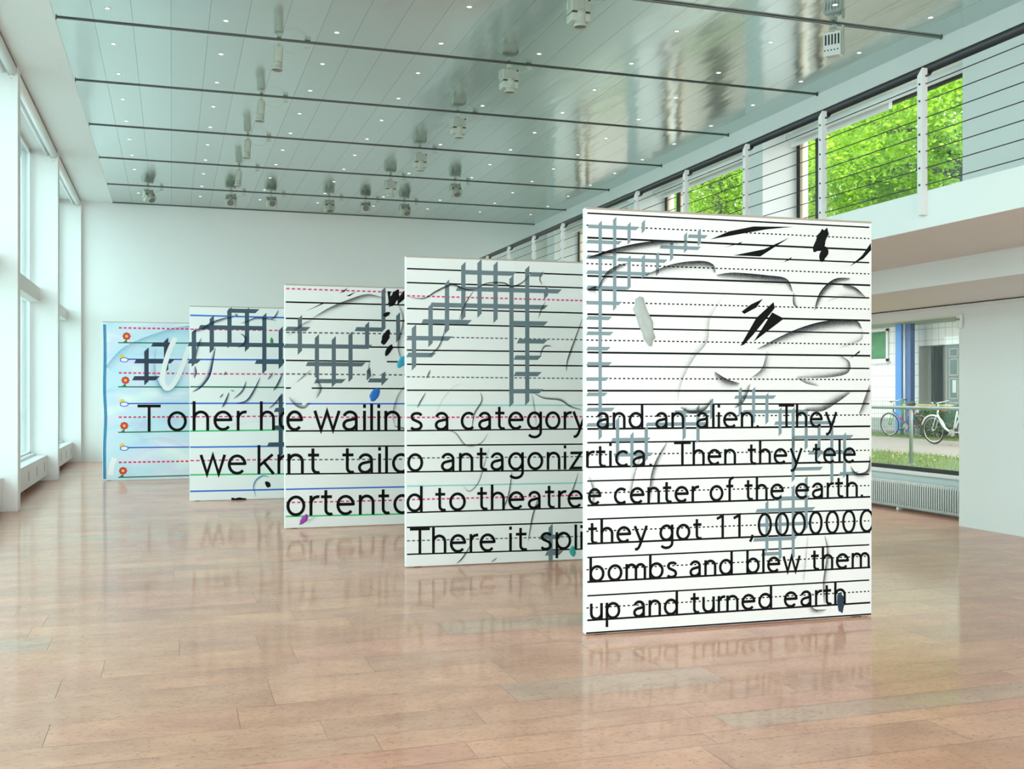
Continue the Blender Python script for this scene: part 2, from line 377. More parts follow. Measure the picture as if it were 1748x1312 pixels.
# ------------------------------------------------------------------ gallery railing
rl = thing('balcony_railing', 'steel wire railing with dark round handrail along the gallery edge', 'railing', (5.56, 0, 2.9))
MB().tube([(.045, 4.3, 1.178), (.045, YB-.01, 1.178)], .036, 16).build('handrail', RAILBLK, rl)
for k in range(7):
    z = 3.162+.13*k-2.9
    MB().tube([(-.015, 4.3, z), (-.015, YB-.01, z)], .0042, 6).build('wire', WIRE, rl)
pm = MB().box(-.05, 0, -.028, .028, .03, 1.10)
pm.add([(-.05,-.028,1.10),(0,-.028,1.10),(0,.028,1.10),(-.05,.028,1.10),(-.05,-.028,1.165),(0,-.028,1.165),(0,.028,1.115),(-.05,.028,1.115)],[(4,5,6,7),(0,1,5,4),(1,2,6,5),(2,3,7,6),(3,0,4,7)])
post0 = pm.build('post', POST, rl)
arm0 = MB().tube([(-.02, -.02, 1.10), (.03, -.02, 1.125), (.045, -.02, 1.15)], .011, 8).build('handrail_bracket', RAILBLK, post0)
bolts = MB()
for k in range(7): bolts.lathe([(.009, 0), (.009, .006)], 8, (-.05, .0, 3.162+.13*k-2.9), Matrix.Rotation(R(-90), 3, 'Y'))
bolt0 = bolts.build('wire_bolts', WIRE, post0)
for k in range(14):
    yy = 6.75+1.31*k
    if k == 0: post0.location = (0, yy, 0); continue
    c = post0.copy(); COL.objects.link(c); c.parent = rl; c.location = (0, yy, 0)
    for ch in (arm0, bolt0):
        d = ch.copy(); COL.objects.link(d); d.parent = c

# ------------------------------------------------------------------ ceiling light tracks and downlights
TY = [10.36, 12.90, 15.41, 17.90, 20.39, 22.95]
TZ = 5.791
ordn = ['nearest the camera', 'second from the front', 'third from the front', 'fourth from the front', 'second from the back wall', 'nearest the back wall']
for i, yy in enumerate(TY):
    t = thing('light_track', 'thin dark ceiling light track, %s' % ordn[i], 'light track', (0, yy, CZ), group='ceiling light tracks')
    m = MB().box(-1.25, 8.77, -.014, .014, -.020 if i == 0 else -.0125, -.0006)
    m.build('rail', TRACK, t)
    if i == 0: MB().box(-1.25, 8.77, -.006, .006, -.0215, -.020).box(-1.25, 8.77, -.0152, -.014, -.014, -.007).build('pale_channel', TRACK_L, t)
    for xx in (-1.245, 8.765): MB().box(xx-.006, xx+.006, -.017, .017, -.026, -.0006).build('end_cap', TRACK, t)
dr0 = None
seen = 0
cs, sn = math.cos(R(17.982)), math.sin(R(17.982))
for j in range(12):
    yy = [9.86, 11.16, 12.44, 13.69, 14.96, 16.25, 17.53, 18.79, 20.04, 21.31, 22.62, 23.81][j]
    for k in range(8):
        xx = -.676+1.268*k
        d = xx*sn+yy*cs; px = 874+1790*(xx*cs-yy*sn)/d; py = 668-1790*(CZ-CAM_H)/d
        if not (-10 < px < 1758 and -10 < py): continue
        if k == 0 and j == 10: continue
        if dr0 is None:
            dr0 = thing('downlight', 'small round recessed downlight in the metal ceiling', 'downlight', (xx, yy, CZ), group='recessed ceiling downlights')
            MB().lathe([(.024, -.001), (.036, -.004), (.038, -.0015)], 20, cap=False).build('ring', WHITE_GLOSS, dr0)
            MB().lathe([(.0005, -.0012), (.025, -.0012)], 20, cap=False).build('lens', LAMPON, dr0)
            remember(dr0)
        else:
            c = copy_tree(dr0); c.location = (xx, yy, CZ)

# ------------------------------------------------------------------ spotlights
def hang(root, side=.30, sag=.07):
    MB().box(-.022, .022, -.03, .03, -.05, -.0005).tube([(0, 0, -.05), (0, 0, -.075)], .012, 8).build('clamp', LAMP, root, bevel=.003)
    ad = MB().box(side-.035, side+.035, -.024, .024, -.045, -.0005).box(side-.025, side-.01, -.03, .03, -.05, -.0005).build('adapter', LAMP, root, bevel=.004)
    pts = []
    for k in range(13):
        t = k/12; pts.append((.07+(side-.07)*t, 0, -.10+.06*t-sag*math.sin(PI*t)*.6))
    MB().tube(pts, .0045, 6).build('cable', CABLE, root)
def profile_spot(loc, label):
    t = thing('spotlight', label, 'spotlight', loc, 0, 'narrow spotlights on the left of the tracks'); hang(t, .34, .1)
    M = Matrix.Translation((0, 0, -.06)) @ Matrix.Rotation(R(5), 4, 'Y') @ Matrix.Rotation(R(-4), 4, 'X')
    MB().box(-.045, .045, -.04, .04, -.21, 0).box(-.03, .03, -.045, .045, -.2, -.02).xf(M).build('housing', LAMP, t, bevel=.01)
    MB().box(-.055, -.047, -.03, .03, -.2, .01).box(.047, .055, -.03, .03, -.2, .0).xf(M).build('yoke', LAMP, t, bevel=.003)
    MB().box(.046, .049, -.028, .028, -.2, -.03).xf(M).build('heat_gap', LAMP_D, t)
    b = MB().lathe([(.05, -.2), (.058, -.23), (.058, -.275), (.068, -.28), (.07, -.30), (.066, -.302), (.062, -.29)], 24).xf(M).build('lens_barrel', LAMP, t)
    MB().lathe([(.0005, -.294), (.062, -.294)], 24, cap=False).xf(M).build('lens', LENS, b)
    MB().lathe([(.018, 0), (.018, .006)], 16, (0, -.045, -.12), Matrix.Rotation(R(90), 3, 'X')).xf(M).build('knob', LAMP, t)
    return t
def wash_spot(loc, label, tilt, pan=0, group='large spotlights on the ceiling tracks'):
    t = thing('spotlight', label, 'spotlight', loc, 0, group); hang(t, .27, .03)
    # yoke: an arm from the clamp to the left, then down
    y = MB().tube([(0, 0, -.065), (-.07, 0, -.07), (-.115, 0, -.085), (-.125, 0, -.11), (-.125, 0, -.185)], .010, 8)
    y.tube([(-.125, -.016, -.18), (-.125, .016, -.18)], .014, 8).tube([(0, 0, -.065), (.075, 0, -.072), (.112, 0, -.09), (.118, 0, -.18)], .006, 8)
    y.build('yoke', LAMP, t)
    P = Matrix.Translation((0, 0, -.17)) @ Matrix.Rotation(pan, 4, 'Z') @ Matrix.Rotation(tilt, 4, 'X')
    h = MB().box(-.105, .105, -.085, .07, -.05, .085)
    for k in range(13):
        x = -.096+.016*k; h.box(x-.003, x+.003, -.094, -.084, -.04, .08)
    h.xf(P).build('finned_housing', LAMP, t, bevel=.006)
    MB().box(-.112, .112, -.088, .08, -.15, -.062).xf(P).build('lower_housing', LAMP, t, bevel=.018)
    MB().box(-.098, .098, -.088, .066, -.064, -.048).xf(P).build('dark_gap', LAMP_D, t)
    b = MB().lathe([(.058, -.03), (.060, -.09), (.056, -.17), (.070, -.178), (.074, -.205), (.070, -.21), (.064, -.195)], 26, (0, -.05, 0)).xf(P).build('lens_barrel', LAMP, t)
    MB().lathe([(.0005, -.198), (.066, -.198)], 24, (0, -.05, 0), cap=False).xf(P).build('lens', LENS, b)
    MB().lathe([(.012, 0), (.012, .008)], 12, (.085, -.094, .07), Matrix.Rotation(R(90), 3, 'X')).xf(P).build('knob', LAMP_D, t)
    return t
XP = [1.232, 1.225, 1.205, 1.21]
for i, lab in enumerate(['narrow grey spotlight hanging from the second track, foremost of its row', 'narrow grey spotlight hanging from the third track, second of its row',
                         'narrow grey spotlight hanging from the fourth track, third of its row', 'narrow grey spotlight hanging from the fifth track, last of its row']):
    profile_spot((XP[i], TY[i+1], CZ-.0225), lab)
for i, (x, ti, lab) in enumerate([(4.07, 0, 'large finned spotlight on the foremost track at the top picture edge'), (4.11, 0, 'large finned spotlight on the second track'),
                            (4.107, 2, 'large finned spotlight on the third track'), (4.087, 4, 'large finned spotlight on the fourth track'), (4.068, 12, 'large finned spotlight on the fifth track, left of its tilted neighbour')]):
    wash_spot((x*1.0084, TY[i], CZ-.0225), lab, R(ti))
wash_spot((5.42, TY[4], CZ-.0225), 'tilted spotlight at the right end of the lamps on the fifth track', R(-38))
for i, (x, ti, pa) in enumerate([(-.463, -40, 30), (1.186, -48, -6), (2.008, -58, 4), (3.234, -30, 0), (4.029, -60, -8), (4.891, -42, 8)]):
    lab = ['leftmost tilted spotlight of six on the back track, turned sideways', 'second tilted spotlight from the left on the back track', 'third tilted spotlight from the left on the back track',
           'fourth tilted spotlight from the left on the back track', 'fifth tilted spotlight from the left on the back track', 'rightmost tilted spotlight of six on the back track'][i]
    wash_spot((x*1.0084, TY[5], CZ-.0225), lab, R(ti), R(pa))
# slotted flood light near the right end of the first track
fl = thing('floodlight', 'white slotted box floodlight near the right end of the front track', 'floodlight', (7.26, TY[0], CZ-.0225), R(0))
MB().box(-.03, .03, -.035, .035, -.04, -.0005).tube([(0, 0, -.04), (0, 0, -.07)], .014, 8).build('clamp', LAMP, fl, bevel=.003)
Mf = Matrix.Rotation(R(-52), 4, 'Z')
b = MB().box(-.10, .10, -.055, .055, -.36, -.33).box(-.10, .10, -.055, .055, -.115, -.09).box(-.10, .10, -.055, .055, -.33, -.235).box(-.10, .10, -.03, .055, -.235, -.115)
for k in range(6): b.box(-.10+k*.037, -.10+k*.037+.015, -.055, -.03, -.235, -.115)
b.xf(Mf).build('housing', WHITE_GLOSS, fl, bevel=.003)
s = MB().box(-.085, .085, -.0315, -.030, -.235, -.115)
for k in range(5): s.box(-.09+k*.037, -.09+k*.037+.015, -.0565, -.055, -.305, -.29)
s.xf(Mf).build('dark_slots', LAMP_D, fl)
MB().box(.102, .118, -.03, .035, -.34, -.02).box(.099, .103, -.06, .06, -.36, -.09).xf(Mf).build('side_bracket', LAMP, fl, bevel=.004)
MB().tube([(-.06, 0, -.09), (-.06, 0, -.06), (-.02, 0, -.045), (.03, 0, -.05), (.08, 0, -.06), (.08, 0, -.09)], .006, 8).xf(Mf).build('hanger', LAMP, fl)
MB().box(-.07, .07, -.045, .03, -.364, -.36).xf(Mf).build('lens', mat('flood_lens', (.45, .36, .30), .3), fl)
# ------------------------------------------------------------------ lettering: a plain monoline sans drawn with strokes
def _arc(cx, cy, rx, ry, a0, a1, n=14):
    return [(cx+rx*math.cos(R(a0+(a1-a0)*k/n)), cy+ry*math.sin(R(a0+(a1-a0)*k/n))) for k in range(n+1)]
def _smooth(p, n=6):
    o = []
    for i in range(len(p)-1):
        p0, p1, p2, p3 = p[max(i-1, 0)], p[i], p[i+1], p[min(i+2, len(p)-1)]
        for k in range(n):
            t = k/n
            o.append(tuple(.5*((2*p1[j])+(-p0[j]+p2[j])*t+(2*p0[j]-5*p1[j]+4*p2[j]-p3[j])*t*t+(-p0[j]+3*p1[j]-3*p2[j]+p3[j])*t**3) for j in range(len(p0))))
    return o+[p[-1]]
def glyphs(asc):
    tt = 128 if asc > 140 else 126
    ell = lambda cx=44, rx=37: _arc(cx, 50, rx, 44, 0, 360, 28)
    return {
     'a': (76, [_arc(36, 66, 28, 28, 165, 0)+[(64, 0)], [(64, 60), (44, 56)]+_arc(34, 29, 27, 24, 95, 275)+[(50, 10), (64, 26)]]),
     'b': (88, [[(7, 0), (7, asc)], ell()]), 'c': (78, [_arc(44, 50, 37, 44, 48, 312, 22)]),
     'd': (88, [[(81, 0), (81, asc)], ell()]), 'e': (88, [[(9, 54), (80, 54)]+_arc(44, 50, 37, 44, 6, 318, 24)]),
     'f': (48, [[(22, 0), (22, asc-28)]+_arc(46, asc-30, 24, 25, 175, 85, 8), [(0, 93), (46, 93)]]),
     'g': (86, [ell(43, 36), [(79, 100), (79, -12)]+_arc(43, -14, 36, 29, 0, -150, 14)]),
     'h': (76, [[(7, 0), (7, asc)], _arc(38, 60, 31, 34, 180, 0)+[(69, 0)]]),
     'i': (14, [[(7, 0), (7, 100)], [(7, asc-22), (7, asc-4)]]), 'k': (70, [[(7, 0), (7, asc)], [(10, 44), (62, 100)], [(28, 60), (66, 0)]]),
     'l': (14, [[(7, 0), (7, asc)]]),
     'm': (124, [[(7, 0), (7, 100)], _arc(35, 62, 28, 32, 180, 0)+[(63, 0)], _arc(90, 62, 27, 32, 180, 0)+[(117, 0)]]),
     'n': (76, [[(7, 0), (7, 100)], _arc(38, 60, 31, 34, 180, 0)+[(69, 0)]]), 'o': (88, [ell()]),
     'p': (88, [[(7, -48), (7, 100)], ell()]), 'r': (46, [[(7, 0), (7, 100)], _arc(40, 58, 33, 36, 180, 78, 10)]),
     's': (66, [_smooth([(58, 82), (49, 91), (34, 94), (17, 89), (10, 75), (16, 61), (33, 52), (50, 42), (57, 27), (51, 13), (34, 6), (17, 8), (6, 17)])]),
     't': (54, [[(23, tt), (23, 28)]+_arc(44, 28, 21, 22, 180, 285, 8)+[(54, 9)], [(0, 93), (52, 93)]]),
     'u': (76, [[(7, 100), (7, 40)]+_arc(38, 40, 31, 34, 180, 360)+[(69, 100)], [(69, 50), (69, 0)]]),
     'w': (118, [[(4, 100), (32, 3), (59, 97), (86, 3), (114, 100)]]),
     'y': (80, [[(4, 100), (41, 4)], [(76, 100), (38, -10)]+[(28, -32), (18, -42), (4, -43)]]),
     'z': (72, [[(4, 93), (64, 93), (8, 7), (70, 7)]]), 'T': (106, [[(0, asc-7), (106, asc-7)], [(53, asc-7), (53, 0)]]),
     '1': (48, [[(4, asc-26), (30, asc-6), (30, 0)]]), '0': (80, [_arc(40, asc*.5, 33, asc*.5-6, 0, 360, 28)]),
     '.': (16, [[(8, 0), (8, 16)]]), ',': (18, [[(13, 16), (13, 0), (3, -28)]])}
def ribbon(mb, pts, w, y, umax=None, umin=None):
    P = []
    for p in pts:
        if not P or (Vector(p)-P[-1]).length > 1e-5: P.append(Vector(p))
    n = len(P); closed = (P[0]-P[-1]).length < 1e-6
    L = []; Rr = []
    for i in range(n):
        a = P[i-1] if i else (P[-2] if closed else None); b = P[i+1] if i < n-1 else (P[1] if closed else None)
        d1 = (P[i]-a).normalized() if a is not None else None; d2 = (b-P[i]).normalized() if b is not None else None
        if d1 is None: d1 = d2
        if d2 is None: d2 = d1
        n1 = Vector((-d1.y, d1.x)); n2 = Vector((-d2.y, d2.x)); m = n1+n2
        m = m.normalized() if m.length > 1e-6 else n1
        k = w/2/max(.35, m.dot(n1)); L.append(P[i]+m*k); Rr.append(P[i]-m*k)
    f = lambda p: (min(max(p[0], umin if umin is not None else -1e9), umax if umax is not None else 1e9), y, p[1])
    mb.add([f(p) for p in L]+[f(p) for p in Rr], [(i, n+i, n+i+1, i+1) for i in range(n-1)])
def lay_text(mb, txt, u0, u1, v0, v1, xh, asc, y, W_, H_, sw=13.5):
    G = glyphs(asc); gap = {'r': 8, 'T': 12, 'y': 10, 'w': 10, 'k': 10, 'f': 12, '1': 26, '0': 16}
    x = 0; pos = []
    for ch in txt:
        g = G[ch]; pos.append((x, g)); x += g[0]+gap.get(ch, 19)
    tot = pos[-1][0]+pos[-1][1][0]
    kx = (u1-u0)/tot; ky = xh/100
    for x, g in pos:
        for st in g[1]:
            pts = []
            for px, py in st:
                u = u0+(x+px)*kx; v = v0+(v1-v0)*((x+px)/tot)+py*ky; pts.append((u, max(v, .004)))
            if len({round(p[1], 4) for p in pts}) == 1 and pts[0][1] <= .0041: continue
            ribbon(mb, pts, sw*ky, y, W_-.001, .001)

def dashes(mb, u0, u1, v0, v1, y, th, dl, gp):
    u = u0
    while u < u1:
        e = min(u+dl, u1); s = (v1-v0)/(u1-u0)
        va, vb = v0+(u-u0)*s, v0+(e-u0)*s
        mb.add([(u, y, va-th/2), (e, y, vb-th/2), (e, y, vb+th/2), (u, y, va+th/2)], [(0, 1, 2, 3)]); u += dl+gp
def line(mb, u0, u1, v0, v1, y, th):
    mb.add([(u0, y, v0-th/2), (u1, y, v1-th/2), (u1, y, v1+th/2), (u0, y, v0+th/2)], [(0, 1, 2, 3)])
def lattice(mb, u0, v0, p, q, wd, H, V, y, cut=.5):
    # H: (i0, i1, j) bars across, V: (i, j0, j1) bars down; i counts right, j counts down; slanted bar ends
    h = wd/2
    for a, b, j in H:
        x0, x1, z = u0+a*p, u0+b*p, v0-j*q
        mb.add([(x0-h*cut, y, z-h), (x1-h*2*cut, y, z-h), (x1+h*2*cut, y, z+h), (x0+h*cut, y, z+h)], [(0, 1, 2, 3)])
    for i, a, b in V:
        x, z0, z1 = u0+i*p, v0-a*q, v0-b*q
        mb.add([(x-h, y-.0001, z1-h*2*cut), (x+h, y-.0001, z1+h*2*cut), (x+h, y-.0001, z0+h*2*cut), (x-h, y-.0001, z0-h*2*cut)], [(0, 1, 2, 3)])

def spray_mat(name, col, grain=260, solid=.25):
    m = bpy.data.materials.new(name); m.use_nodes = True; t = m.node_tree; p = t.nodes['Principled BSDF']
    p.inputs['Base Color'].default_value = col; p.inputs['Roughness'].default_value = .7; p.inputs['Specular IOR Level'].default_value = .2
    at = t.nodes.new('ShaderNodeAttribute'); at.attribute_name = 'ink'
    te = t.nodes.new('ShaderNodeTexCoord'); no = t.nodes.new('ShaderNodeTexNoise'); no.inputs['Scale'].default_value = grain; no.inputs['Detail'].default_value = 1
    t.links.new(te.outputs['Object'], no.inputs['Vector'])
    a = t.nodes.new('ShaderNodeMath'); a.operation = 'SUBTRACT'; a.inputs[1].default_value = .5; t.links.new(no.outputs['Fac'], a.inputs[0])
    b = t.nodes.new('ShaderNodeMath'); b.operation = 'MULTIPLY_ADD'; b.inputs[1].default_value = 1.1; t.links.new(a.outputs[0], b.inputs[0]); t.links.new(at.outputs['Fac'], b.inputs[2])
    c = t.nodes.new('ShaderNodeMath'); c.operation = 'MULTIPLY'; c.use_clamp = True; t.links.new(b.outputs[0], c.inputs[0])
    d = t.nodes.new('ShaderNodeMath'); d.operation = 'MULTIPLY'; d.use_clamp = True; d.inputs[1].default_value = 2.2; t.links.new(at.outputs['Fac'], d.inputs[0])
    t.links.new(d.outputs[0], c.inputs[1])
    t.links.new(c.outputs[0], p.inputs['Alpha']); return m
class Spray:
    def __init__(s): s.mb = MB(); s.ink = []
    def stroke(s, pts, wd, y, side=1, k=1.0, taper=True, W_=2.13, H_=2.74, hard=0.):
        P = [Vector(q) for q in _smooth(pts, 8)]; n = len(P); NC = 6
        vs_ = []
        for i in range(n):
            d = (P[min(i+1, n-1)]-P[max(i-1, 0)]).normalized(); nn = Vector((-d.y, d.x))*side
            t = i/(n-1); tp = (math.sin(PI*min(max(t, .0), 1))**.45 if taper else 1)
            for c in range(NC+1):
                q = P[i]+nn*(wd*tp*c/NC)
                vs_.append((min(max(q.x, .001), W_-.001), y, min(max(q.y, .003), H_-.002)))
                s.ink.append(k*max(hard, (1-c/NC)**1.7)*(.25+.75*tp))
        s.mb.add(vs_, [(i*(NC+1)+c, i*(NC+1)+c+1, (i+1)*(NC+1)+c+1, (i+1)*(NC+1)+c) for i in range(n-1) for c in range(NC)])
    def build(s, name, m, parent):
        o = s.mb.build(name, m, parent)
        a = o.data.attributes.new('ink', 'FLOAT', 'POINT'); a.data.foreach_set('value', s.ink); return o
def daub(name, m, parent, cx, cz, ln, wd, ang, y=-.002, th=.006, seed=1):
    rnd = random.Random(seed); mb = MB(); n = 18; rings = []
    ca_, sa = math.cos(R(ang)), math.sin(R(ang))
    base = [(ln/2*math.cos(2*PI*k/n)*rnd.uniform(.82, 1.12), wd/2*math.sin(2*PI*k/n)*rnd.uniform(.75, 1.2)) for k in range(n)]
    for sc_, yy in ((1, y+.0015), (.93, y-th*.6), (.6, y-th), (.25, y-th*.75)):
        rings.append([(cx+(a*ca_-b*sa)*sc_, yy+rnd.uniform(-.0008, .0008), cz+(a*sa+b*ca_)*sc_) for a, b in base])
    vs_ = [v for r in rings for v in r]; fs = [(i*n+k, i*n+(k+1) % n, (i+1)*n+(k+1) % n, (i+1)*n+k) for i in range(3) for k in range(n)]
    mb.add(vs_, fs, True); mb.f.append(tuple(len(mb.v)-n+k for k in range(n))); mb.smooth.append(True); mb.fm.append(0)
    return mb.build(name, m, parent)

CANVAS = mat('primed_canvas', (.83, .83, .82), .65, var=.02, scale=5, spec=.25, bump=.05, bscale=420)
LINEN = mat('raw_linen_edge', (.42, .34, .27), .8, var=.15, scale=40)
INK = mat('black_paint', (.003, .0035, .004), .6, var=.1, spec=.12)
PGREY = mat('grey_line_paint', (.10, .11, .12), .5)
PMAG = mat('magenta_paint', (.72, .03, .22), .5); PRED = mat('red_dash_paint', (.72, .02, .10), .5)
PBLUE = mat('blue_line_paint', (.0, .13, .62), .5); PDBLUE = mat('ultramarine_line_paint', (.01, .06, .50), .5)
PGRN = mat('green_line_paint', (.01, .16, .06), .5); PBGRN = mat('bright_green_line_paint', (.02, .50, .16), .5); PCYAN = mat('pale_cyan_line_paint', (.28, .62, .62), .5)
GRID1 = mat('blue_grey_grid_paint', (.19, .27, .30), .5, var=.08, scale=9)
GRID2 = mat('slate_grid_paint', (.13, .18, .205), .5, var=.08, scale=9)
GRID3 = mat('dark_slate_grid_paint', (.085, .125, .15), .5, var=.1, scale=9)
GRID4 = mat('navy_grid_paint', (.03, .07, .10), .5, var=.15, scale=9)
GRID5 = mat('midnight_grid_paint', (.008, .02, .055), .5, var=.15, scale=9)
WPAINT = mat('white_brushed_paint', (.83, .83, .825), .55, var=.02)
SPRAY = spray_mat('black_spray_paint', (.012, .016, .018, 1))
SPRAYB = spray_mat('blue_spray_paint', (.02, .22, .42, 1), 200)
SPRAYC = spray_mat('pale_blue_spray_paint', (.16, .42, .62, 1), 90)

def panel(loc, ang, H, Wd, label, canvas=None):
    t = thing('painted_panel', label, 'painting', loc, R(ang), 'free-standing painted canvases')
    MB().box(0, Wd, 0, .055, .008, H).build('canvas', canvas or CANVAS, t, bevel=.0035)
    MB().box(.004, Wd-.004, .002, .05, H, H+.004).box(.002, Wd-.002, -.0012, .002, H-.009, H-.002).build('linen_edge', LINEN, t)
    for x in (.08, Wd-.14): MB().box(x, x+.06, .008, .048, 0, .008).build('foot_pad', SLOT, t)
    return t
def put_text(t, words, xh, asc, Wd, H, sw=13.5, col=None):
    m = MB()
    for w_ in words: lay_text(m, w_[0], w_[1], w_[2], w_[3], w_[4], xh, asc, -.0016, Wd, H, sw)
    m.build('lettering', col or INK, t)

# ---- nearest panel
W1, H1 = 2.117, 2.744
p1 = panel((2.524, 6.25, 0), -2.0, H1, W1, 'nearest free-standing canvas, covered in ruled lines and the longest black text')
put_text(p1, [
 ('and',.076,.399,1.325,1.324),('an',.485,.69,1.323,1.322),('alien.',.777,1.24,1.322,1.321),('They',1.389,1.839,1.32,1.318),
 ('rtica.',.004,.461,1.078,1.077),('Then',.617,1.068,1.076,1.075),('they',1.156,1.569,1.074,1.073),('tele',1.651,1.988,1.072,1.071),
 ('e',.018,.106,.837,.837),('center',.195,.797,.836,.835),('of',.875,1.051,.835,.835),('the',1.132,1.428,.835,.834),('earth.',1.515,2.047,.834,.833),
 ('they',.018,.428,.585,.585),('got',.514,.817,.586,.586),('11,',.92,1.198,.586,.586),('000000',1.23,1.988,.586,.586),('0',2.017,2.138,.586,.586),
 ('bombs',.027,.641,.341,.341),('and',.729,1.044,.341,.341),('blew',1.146,1.554,.341,.341),('them',1.637,2.1,.341,.341),
 ('up',.031,.238,.098,.098),('and',.329,.645,.098,.098),('turned',.736,1.339,.098,.099),('earth',1.429,1.909,.099,.099)], .106, 150, W1, H1, 17.3)
lm = MB(); dm = MB()
for k in range(11):
    v = .098+.2454*k
    line(lm, .012, W1-.012, v, v-.002, -.0006, .0125); 
    line(lm, .012, W1-.02, v+.157, v+.155, -.0006, .010)
    dashes(dm, .006, W1-.02, v+.079, v+.077, -.0006, .0085, .016, .0155)
line(lm, .004, W1-.004, .016, .016, -.0006, .01)
lm.build('ruled_lines', INK, p1); dm.build('dashed_lines', INK, p1)
g = MB()
lattice(g, .10, 2.625, .100, .098, .023,
 [(-.8,2.6,0),(-.9,1.4,1),(-.9,1.0,2),(1.2,4.6,2.1),(-.9,3.4,3),(-.9,1.9,4),(-.9,1.4,5),(-.9,.7,6),(-.9,.8,7),(-.9,.6,8),(-.9,.7,9),(-.9,.5,10),(-.9,.4,11),(-.9,.9,12),(-.9,.9,13),
  (4.2,7.0,1.15),(6.2,7.5,.35),(5.2,7.8,12.2),(3.2,7.6,13),(.8,3.4,14),(1.0,3.6,15),(9.6,12.6,11.2),(10.2,15.2,12.2),(12.6,17.2,13),(14.0,18.6,14),(15.2,18.6,15.1),(14,16.2,16.2),
  (12.6,15.2,18.2),(11.2,15.6,19),(11.4,15.4,20),(11,14.2,21),(11.6,13,22),(17.6,19,16.6)],
 [(0,-.3,13.9),(1,-.6,5.4),(2,-.3,1),(2,1.9,4),(3,-.5,.2),(3,1.8,3.2),(4,1.6,3),(5,.8,2),(6,.2,1.4),(7,-.1,.9),(5.9,12,14),(6.9,11.8,14.2),(7.9,11.4,12.6),(1.2,12.6,15.4),(2.2,13.6,15.8),(3.2,13.2,15.4),
  (10,10.6,12.4),(11,10.6,13),(12,11,13),(13,12,13.8),(14,12,14.8),(15,12.1,14.8),(14,14,17),(16,13,15.4),(17,13,17.2),(18,13.8,16.8),(12,18.4,21.8),(13,18,22.4),(14,17.4,22.4),(15,16.8,20.4)], -.0009)
g.build('painted_grid', GRID1, p1)
s = Spray()
for pts, wd, side, k in [
 ([(.01,2.42),(.2,2.49),(.45,2.545),(.72,2.56)],.075,-1,1.15), ([(.08,2.22),(.14,2.33),(.22,2.38),(.29,2.40)],.06,-1,.9), ([(.01,2.22),(.06,2.24),(.08,2.24)],.07,-1,1),
 ([(.40,2.32),(.6,2.40),(.80,2.43),(.90,2.41),(.92,2.35)],.085,-1,.95), ([(.92,2.34),(1.05,2.36),(1.3,2.35),(1.45,2.33),(1.5,2.24)],.09,-1,1.05), ([(1.5,2.24),(1.5,2.16),(1.54,2.13)],.05,1,.8),
 ([(1.66,2.12),(1.71,2.25),(1.82,2.34),(1.95,2.35)],.075,-1,1.1), ([(1.88,2.30),(1.98,2.29),(2.07,2.22)],.07,-1,.9), ([(2.07,2.22),(1.9,2.22),(1.76,2.18)],.05,-1,.4),
 ([(1.22,1.85),(1.5,1.98),(1.75,2.05),(1.98,2.06),(2.04,2.00)],.10,-1,1.1), ([(2.04,2.0),(2.03,1.92),(1.85,1.86)],.06,-1,.45), ([(1.85,1.82),(1.94,1.77),(1.92,1.69),(1.75,1.66),(1.52,1.66)],.08,-1,.7),
 ([(.98,2.20),(.88,2.05),(.86,1.9),(.76,1.78),(.68,1.64),(.64,1.48)],.075,-1,.42), ([(1.30,1.84),(1.26,1.72),(1.18,1.66)],.09,1,.6), ([(.66,1.46),(.74,1.42),(.84,1.44),(.90,1.52)],.06,1,.95),
 ([(.91,1.70),(1.0,1.65),(1.10,1.62)],.09,-1,.9), ([(1.06,1.45),(1.13,1.5),(1.18,1.62)],.06,1,.8), ([(1.58,1.44),(1.72,1.43),(1.86,1.50),(1.95,1.56)],.09,1,.85),
 ([(2.1,1.62),(2.05,1.5),(2.01,1.40)],.09,1,.7), ([(1.52,1.66),(1.6,1.62),(1.7,1.6)],.06,1,.6),
 ([(.57,1.24),(.49,1.12),(.45,1.0),(.44,.84)],.06,1,.8), ([(.40,1.17),(.35,1.05),(.32,.92),(.33,.84)],.05,-1,.5), ([(.02,1.02),(.05,.92),(.04,.82)],.05,1,.6),
 ([(1.74,.58),(1.76,.45),(1.73,.25),(1.74,.1)],.05,1,.75), ([(1.62,.6),(1.6,.4),(1.58,.25)],.04,-1,.4), ([(1.62,.17),(1.66,.08),(1.76,.07)],.06,-1,.7), ([(1.95,1.05),(2.0,1.0),(2.08,1.02),(2.1,1.12)],.06,-1,.9)]:
    s.stroke(pts, wd, -.0011, side, k, W_=W1, H_=H1)
s.build('sprayed_shading', SPRAY, p1)
b = MB()
for pts in ([(.88,2.575),(1.02,2.635),(1.2,2.675),(1.5,2.685),(1.3,2.66),(1.1,2.62)], [(.98,2.525),(1.1,2.555),(1.12,2.57)], [(1.05,2.475),(1.28,2.525),(1.47,2.61),(1.25,2.475)], [(1.42,2.44),(1.49,2.48),(1.48,2.46)],
            [(1.11,2.10),(1.18,2.15),(1.27,2.19),(1.22,2.13),(1.13,2.085)], [(1.10,1.87),(1.22,2.06),(1.35,2.17),(1.36,2.13),(1.2,1.95),(1.13,1.88)], [(1.2,1.9),(1.34,2.10),(1.43,2.06)], [(1.94,2.43),(2.04,2.51),(2.11,2.60),(2.112,2.55),(2.05,2.49)],
            [(1.94,1.79),(2.02,1.85),(2.02,1.835)], [(.01,2.425),(.1,2.455),(.25,2.50),(.1,2.44)]):
    b.poly(pts[::-1], -.0013)
b.build('brush_marks', INK, p1)
daub('paint_daub', mat('black_paint_relief', (.004, .004, .005), .6, spec=.15), p1, 1.715, 2.60, .19, .085, 62, seed=2)
daub('paint_daub', MATS['black_paint_relief'], p1, 1.735, 2.51, .12, .06, 70, seed=3)
